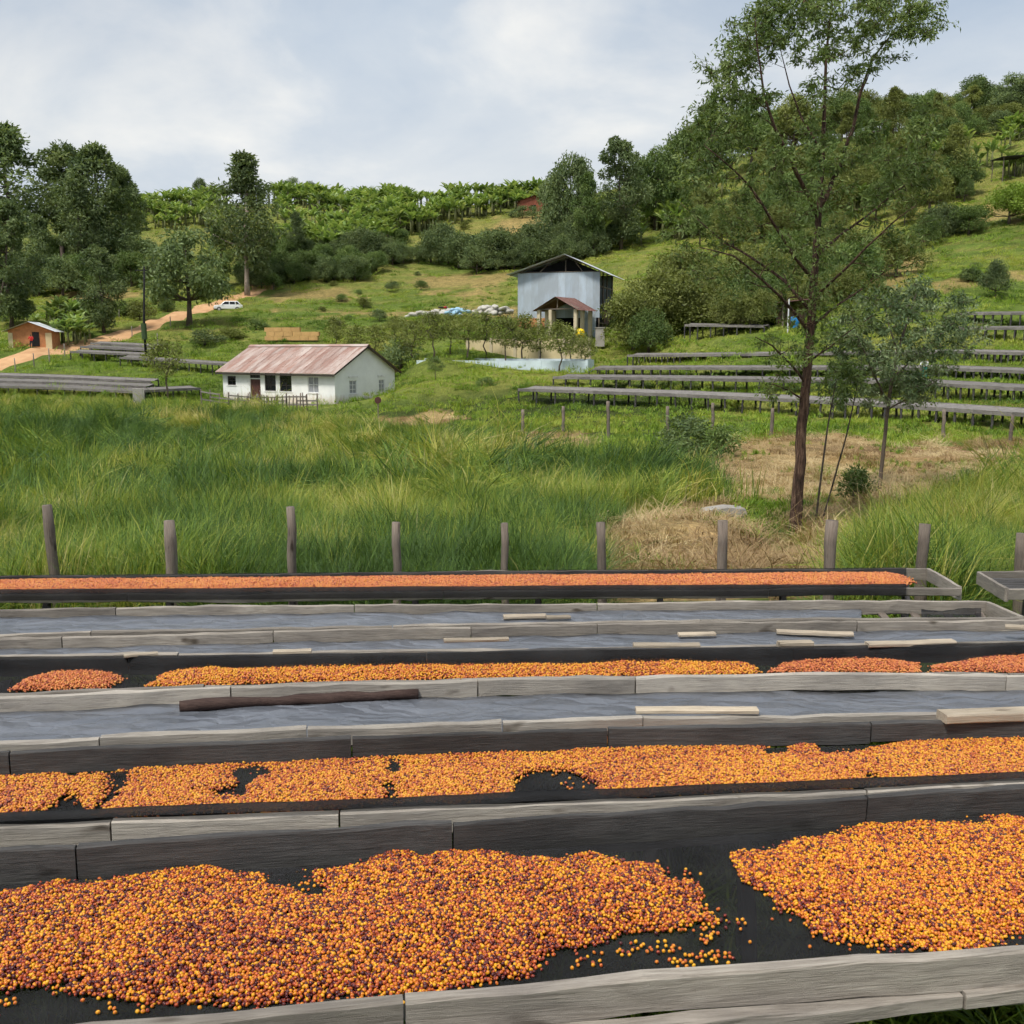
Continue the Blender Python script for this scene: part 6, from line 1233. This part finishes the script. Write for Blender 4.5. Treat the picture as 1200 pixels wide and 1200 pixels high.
# concrete block and posts
p = at(163, 474, 94); tag(MB().box(-0.5, 0.5, -0.5, 0.5, -0.6, 1.35).build('concrete_block', 'concrete', None, loc=(p.x, p.y, gz(p.x, p.y)), rot=(0, 0, R(20))), 'grey concrete block at the end of the lower drying tables', 'block')
for i, (px, py0, py1, Y, lb) in enumerate(((613, 480, 508, 60, 'grey fence post in the meadow by the bare straw patch'), (660, 476, 505, 63, 'grey fence post in the meadow beyond the straw patch'), (714, 470, 510, 56, 'tallest grey fence post in front of the lowest far table'), (783, 476, 508, 57, 'leaning grey fence post in front of the lowest far table'), (836, 472, 506, 58, 'grey fence post below the far tables near the gum trunk'), (905, 478, 512, 55, 'pale fence post next to the big gum trunk'), (1108, 480, 512, 53, 'fence post under the lowest far table past the blue green gum'), (1186, 486, 518, 51, 'fence post under the far end of the lowest table'))):
    t = at(px, py0, Y); g = gz(t.x, Y); tag(post('fence_post', 'wood_post', (t.x, Y, g - 0.2), (t.x + random.uniform(-.08, .08), Y, t.z), 0.10, None, 6, 300 + i), lb, 'post', 'fence posts below the far tables')
t = at(443, 472, 82); g = gz(t.x, 82); r = empty('sign_post', (t.x, 82, g)); tag(r, 'thin post with a small dark round board in front of the house gable', 'sign post'); MB().tube([(0, 0, -0.2), (0, 0, t.z - g)], 0.05, 6).build('post', 'wood_post', r); MB().tube([(0, -0.05, t.z - g + 0.2), (0, 0.03, t.z - g + 0.2)], 0.27, 12).build('board', 'door_red', r)
# utility pole
p = spot(172, 118); top = at(169, 312, 118); r = empty('utility_pole', p); tag(r, 'dark leaning utility pole beside the orange track', 'pole')
MB().tube([(0, 0, -0.5), (-0.1, 0, 4), (top.x - p.x, 0, top.z - p.z)], [0.16, 0.14, 0.10], 8).build('shaft', 'dark', r, True); MB().box(-0.75, 0.55, -0.06, 0.06, top.z - p.z - 0.5, top.z - p.z - 0.38).build('cross_arm', 'dark', r); MB().tube([(-0.02, -0.22, 2.6), (-0.05, -0.22, 4.4)], 0.32, 8).build('climbing_vine', 'leaf_dark', r)
# roadside fence posts
for i, q in enumerate(((18, 436), (40, 430), (58, 424), (76, 418), (155, 396), (185, 405), (140, 375), (200, 384))):
    h_ = hit(q[0], q[1], 90); tag(post('roadside_post', 'wood', (h_.x, h_.y, h_.z - 0.2), (h_.x, h_.y, h_.z + 1.5), 0.07, None, 6, 400 + i), 'thin weathered post lining the orange track', 'post', 'posts lining the track')

# ------------------------------------------------------------------ car
def car():
    p = spot(268, 158); p.z = at(268, 365, 158).z; r = empty('parked_car', p, R(12)); tag(r, 'white car parked where the track bends by the tall lone gum', 'car')
    prof = [(-2.1, 0.35), (-2.15, 0.62), (-2.05, 0.86), (-1.2, 0.98), (2.0, 0.98), (2.12, 0.8), (2.15, 0.45), (2.05, 0.32)]; b = MB()
    b.prism(prof, -0.85, 0.85); o = b.build('body', 'car_paint', r); bv = o.modifiers.new('b', 'BEVEL'); bv.width = 0.09; bv.segments = 3
    cab = [(-1.15, 0.965, 0.80), (-0.55, 1.52, 0.62), (1.35, 1.55, 0.62), (1.95, 0.965, 0.80)]; V = [(x, s * hw, z) for s in (-1, 1) for x, z, hw in [(c[0], c[1], c[2]) for c in cab]]
    me = MB().add(V, [(0, 1, 2, 3), (7, 6, 5, 4), (0, 4, 5, 1), (1, 5, 6, 2), (2, 6, 7, 3), (3, 7, 4, 0)]); o = me.build('cabin', 'car_paint', r); bv = o.modifiers.new('b', 'BEVEL'); bv.width = 0.06; bv.segments = 2
    def pane(q): MB().add(q, [(0, 1, 2, 3)]).build('window', 'glass', r)
    for s in (-1, 1):
        y = lambda z: s * (0.80 - 0.18 * (z - 0.965) / 0.57 + 0.012)
        for x0, x1, x2, x3 in ((-0.95, 0.1, 0.1, -0.5), (0.2, 1.0, 0.95, 0.2), (1.08, 1.68, 1.32, 1.05)): pane([(x0, y(1.02), 1.02), (x1, y(1.02), 1.02), (x2, y(1.44), 1.44), (x3, y(1.44), 1.44)])
    pane([(-1.12, -0.7, 1.03), (-1.12, 0.7, 1.03), (-0.62, 0.56, 1.48), (-0.62, -0.56, 1.48)]); pane([(1.93, -0.7, 1.03), (1.93, 0.7, 1.03), (1.45, 0.56, 1.48), (1.45, -0.56, 1.48)])
    for x in (-1.35, 1.3):
        for s in (-1, 1):
            wl = MB().tube([(x, s * 0.70, 0.33), (x, s * 0.89, 0.33)], 0.33, 18).build('wheel', 'rubber', r); MB().tube([(x, s * 0.88, 0.33), (x, s * 0.905, 0.33)], 0.2, 12).build('rim', 'rim', wl)
    for s in (-1, 1): MB().box(-2.17, -2.08, s * 0.62 - 0.16, s * 0.62 + 0.16, 0.66, 0.80).build('headlight', 'lamp_clear', r); MB().box(2.08, 2.17, s * 0.66 - 0.12, s * 0.66 + 0.12, 0.70, 0.9).build('tail_light', 'lamp_red', r); MB().box(-0.95, -0.8, s * 0.88 - 0.08, s * 0.88 + 0.08, 1.0, 1.13).build('mirror', 'car_paint', r)
    MB().box(-2.18, -2.05, -0.8, 0.8, 0.36, 0.52).build('bumper', 'rubber', r)
car()
# ------------------------------------------------------------------ sacks, motorbikes, yellow drum
rr = random.Random(8)
def sackmesh():
    import bmesh
    bm = bmesh.new(); bmesh.ops.create_icosphere(bm, subdivisions=2, radius=0.5)
    for v in bm.verts: v.co = Vector((math.copysign(abs(v.co.x * 2) ** 0.6 * 0.75, v.co.x), math.copysign(abs(v.co.y * 2) ** 0.7 * 0.42, v.co.y), v.co.z * 0.5 + 0.04 * math.sin(v.co.x * 9)))
    me = bpy.data.meshes.new('sack'); bm.to_mesh(me); bm.free(); me.polygons.foreach_set('use_smooth', [True] * len(me.polygons)); return me
sk = sackmesh(); skb = sk.copy(); sk.materials.append(M['sack']); skb.materials.append(M['sack_blue'])
for i in range(54):
    t = rr.random(); px = 472 + 128 * t; base = 373 - 6 * t; lv = rr.randrange(3); p = at(px, base, 141 - 6 * t + rr.uniform(-1.5, 1.5)); bl = 0.38 < t < 0.6 and rr.random() < 0.55; s = rr.uniform(0.8, 1.3)
    zg = max(p.z, gz(p.x, p.y))
    o = bpy.data.objects.new('sack', skb if bl else sk); COL.objects.link(o); o.location = (p.x, p.y, zg + 0.2 + lv * 0.33 * (0.3 + t)); o.scale = (s, s, s); o.rotation_euler = (rr.uniform(-.3, .3), rr.uniform(-.3, .3), rr.uniform(0, 6))
    tag(o, 'light blue tarpaulin bundle in the middle of the pale sack heap' if bl else 'pale woven sack in the long heap beside the tin shed', 'sack', 'blue bundles in the sack heap' if bl else 'heap of sacks by the shed')
def bike(px, Y, lb, rz):
    p = spot(px, Y); p.z = at(px, 370, Y).z; p.z = max(p.z, gz(p.x, p.y)); r = empty('motorcycle', p, rz); tag(r, lb, 'motorcycle', 'parked motorcycles')
    for x in (-0.65, 0.65):
        ring = [(x + 0.29 * math.cos(q), 0, 0.31 + 0.29 * math.sin(q)) for q in np.linspace(0, 2 * math.pi, 17)]; wl = MB().tube(ring, 0.05, 6, False).build('wheel', 'rubber', r); MB().tube([(x, -0.05, 0.31), (x, 0.05, 0.31)], 0.16, 10).build('hub', 'rim', wl)
    MB().tube([(-0.65, 0, 0.31), (-0.1, 0, 0.35), (0.3, 0, 0.5), (0.55, 0, 0.95)], 0.05, 6).build('frame', 'rubber', r); MB().tube([(0.65, 0, 0.31), (0.5, 0, 1.0)], 0.05, 6).build('fork', 'rim', r)
    MB().tube([(0.45, 0, 0.85), (0.25, 0, 0.9), (0.0, 0, 0.85)], [0.08, 0.17, 0.1], 8).build('tank', 'lamp_red', r, True); MB().tube([(0.0, 0, 0.82), (-0.4, 0, 0.84), (-0.8, 0, 0.9)], [0.1, 0.13, 0.08], 8).build('seat', 'rubber', r, True); MB().tube([(0.48, -0.36, 1.08), (0.5, 0, 1.02), (0.48, 0.36, 1.08)], 0.025, 5).build('handlebar', 'rubber', r); MB().tube([(0.1, 0, 0.3), (0.1, 0, 0.55)], 0.16, 8).build('engine', 'rim', r)
bike(583, 137, 'dark motorcycle parked at the shed end of the sack heap', R(60)); bike(520, 143, 'dark motorcycle parked behind the middle of the sack heap', R(20))
p = at(680, 398, 119); tag(MB().tube([(0, 0, 0), (0, 0, 0.06), (0, 0, 0.45), (0, 0, 0.9), (0, 0, 1.15), (0, 0, 1.25)], [0.42, 0.5, 0.55, 0.52, 0.36, 0.12], 14).build('yellow_drum', 'yellow', None, True, loc=p), 'bright yellow rounded drum beside the porch pillars', 'drum')
p = at(703, 398, 121); tag(MB().box(-0.5, 0.5, -0.5, 0.5, -0.8, 1.3).box(-0.56, 0.56, -0.56, 0.56, 1.3, 1.42).build('white_tank', 'concrete', None, loc=p), 'pale grey concrete tank at the corner of the porch', 'tank')
# ------------------------------------------------------------------ people
def person(px, Y, feet, label, top, bottom, rz=0, bend=0.0, arm=0.25):
    p = at(px, feet, Y); g = gz(p.x, p.y); p.z = g
    r = empty('person', p, rz); tag(r, label, 'person'); b = bend
    J = {'pel': (0, 0, 0.95), 'sp': (0, -0.05 - b * 0.2, 1.18), 'ch': (0, -0.03 - b * 0.45, 1.38 - b * 0.12), 'nk': (0, -0.05 - b * 0.6, 1.50 - b * 0.2), 'hd': (0, -0.07 - b * 0.7, 1.60 - b * 0.25), 'ht': (0, -0.07 - b * 0.75, 1.72 - b * 0.28)}
    E = [('pel', 'sp'), ('sp', 'ch'), ('ch', 'nk'), ('nk', 'hd'), ('hd', 'ht')]; Rd = {'pel': .15, 'sp': .13, 'ch': .16, 'nk': .055, 'hd': .095, 'ht': .085}
    for s, n in ((-1, 'l'), (1, 'r')):
        J.update({'hip' + n: (s * .1, 0, .9), 'kn' + n: (s * .12, -.04, .5), 'an' + n: (s * .12, .02, .08), 'to' + n: (s * .13, -.16, .04), 'sh' + n: (s * .19, J['ch'][1], J['ch'][2] + .06), 'el' + n: (s * .27, J['ch'][1] - .05 - arm * .3, J['ch'][2] - .2), 'wr' + n: (s * .24, J['ch'][1] - .1 - arm, J['ch'][2] - .38 + arm * .5), 'ha' + n: (s * .22, J['ch'][1] - .14 - arm * 1.2, J['ch'][2] - .46 + arm * .6)})
        E += [('pel', 'hip' + n), ('hip' + n, 'kn' + n), ('kn' + n, 'an' + n), ('an' + n, 'to' + n), ('ch', 'sh' + n), ('sh' + n, 'el' + n), ('el' + n, 'wr' + n), ('wr' + n, 'ha' + n)]
        Rd.update({'hip' + n: .10, 'kn' + n: .065, 'an' + n: .045, 'to' + n: .04, 'sh' + n: .07, 'el' + n: .048, 'wr' + n: .033, 'ha' + n: .04})
    ks = list(J); me = bpy.data.meshes.new('body'); me.from_pydata([J[k] for k in ks], [(ks.index(a), ks.index(c)) for a, c in E], []); o = bpy.data.objects.new('body', me); COL.objects.link(o)
    o.modifiers.new('s', 'SKIN'); 
    for i, k in enumerate(ks): me.skin_vertices[0].data[i].radius = (Rd[k], Rd[k]); me.skin_vertices[0].data[i].use_root = k == 'pel'
    sb = o.modifiers.new('u', 'SUBSURF'); sb.levels = 2; sb.render_levels = 2
    dg = bpy.context.evaluated_depsgraph_get(); em = bpy.data.meshes.new_from_object(o.evaluated_get(dg)); bpy.data.objects.remove(o); em.name = 'body'
    em.materials.clear()
    for m in ('skin', top, bottom, 'hair'): em.materials.append(M[m])
    zt = J['nk'][2] - 0.03
    for f in em.polygons:
        c = f.center; f.use_smooth = True; hand = abs(c.x) > 0.17 and c.z < J['ch'][2] - 0.33 and c.z > 0.8 and abs(c.y - J['ch'][1]) > 0.1
        f.material_index = 3 if (c.z > J['hd'][2] + 0.03 and c.y > J['hd'][1] - 0.05) else (0 if (c.z > zt or c.z < 0.1 or hand) else (2 if c.z < 0.95 else 1))
    link('body', em, None, r); return r
person(37, 122.6, 405, 'person in a red top standing before the brick hut', 'red_cloth', 'trouser', R(10))
person(1083, 78, 445, 'person in white and teal bending over the far drying tables', 'white_cloth', 'teal', R(-30), 0.5, 0.35)
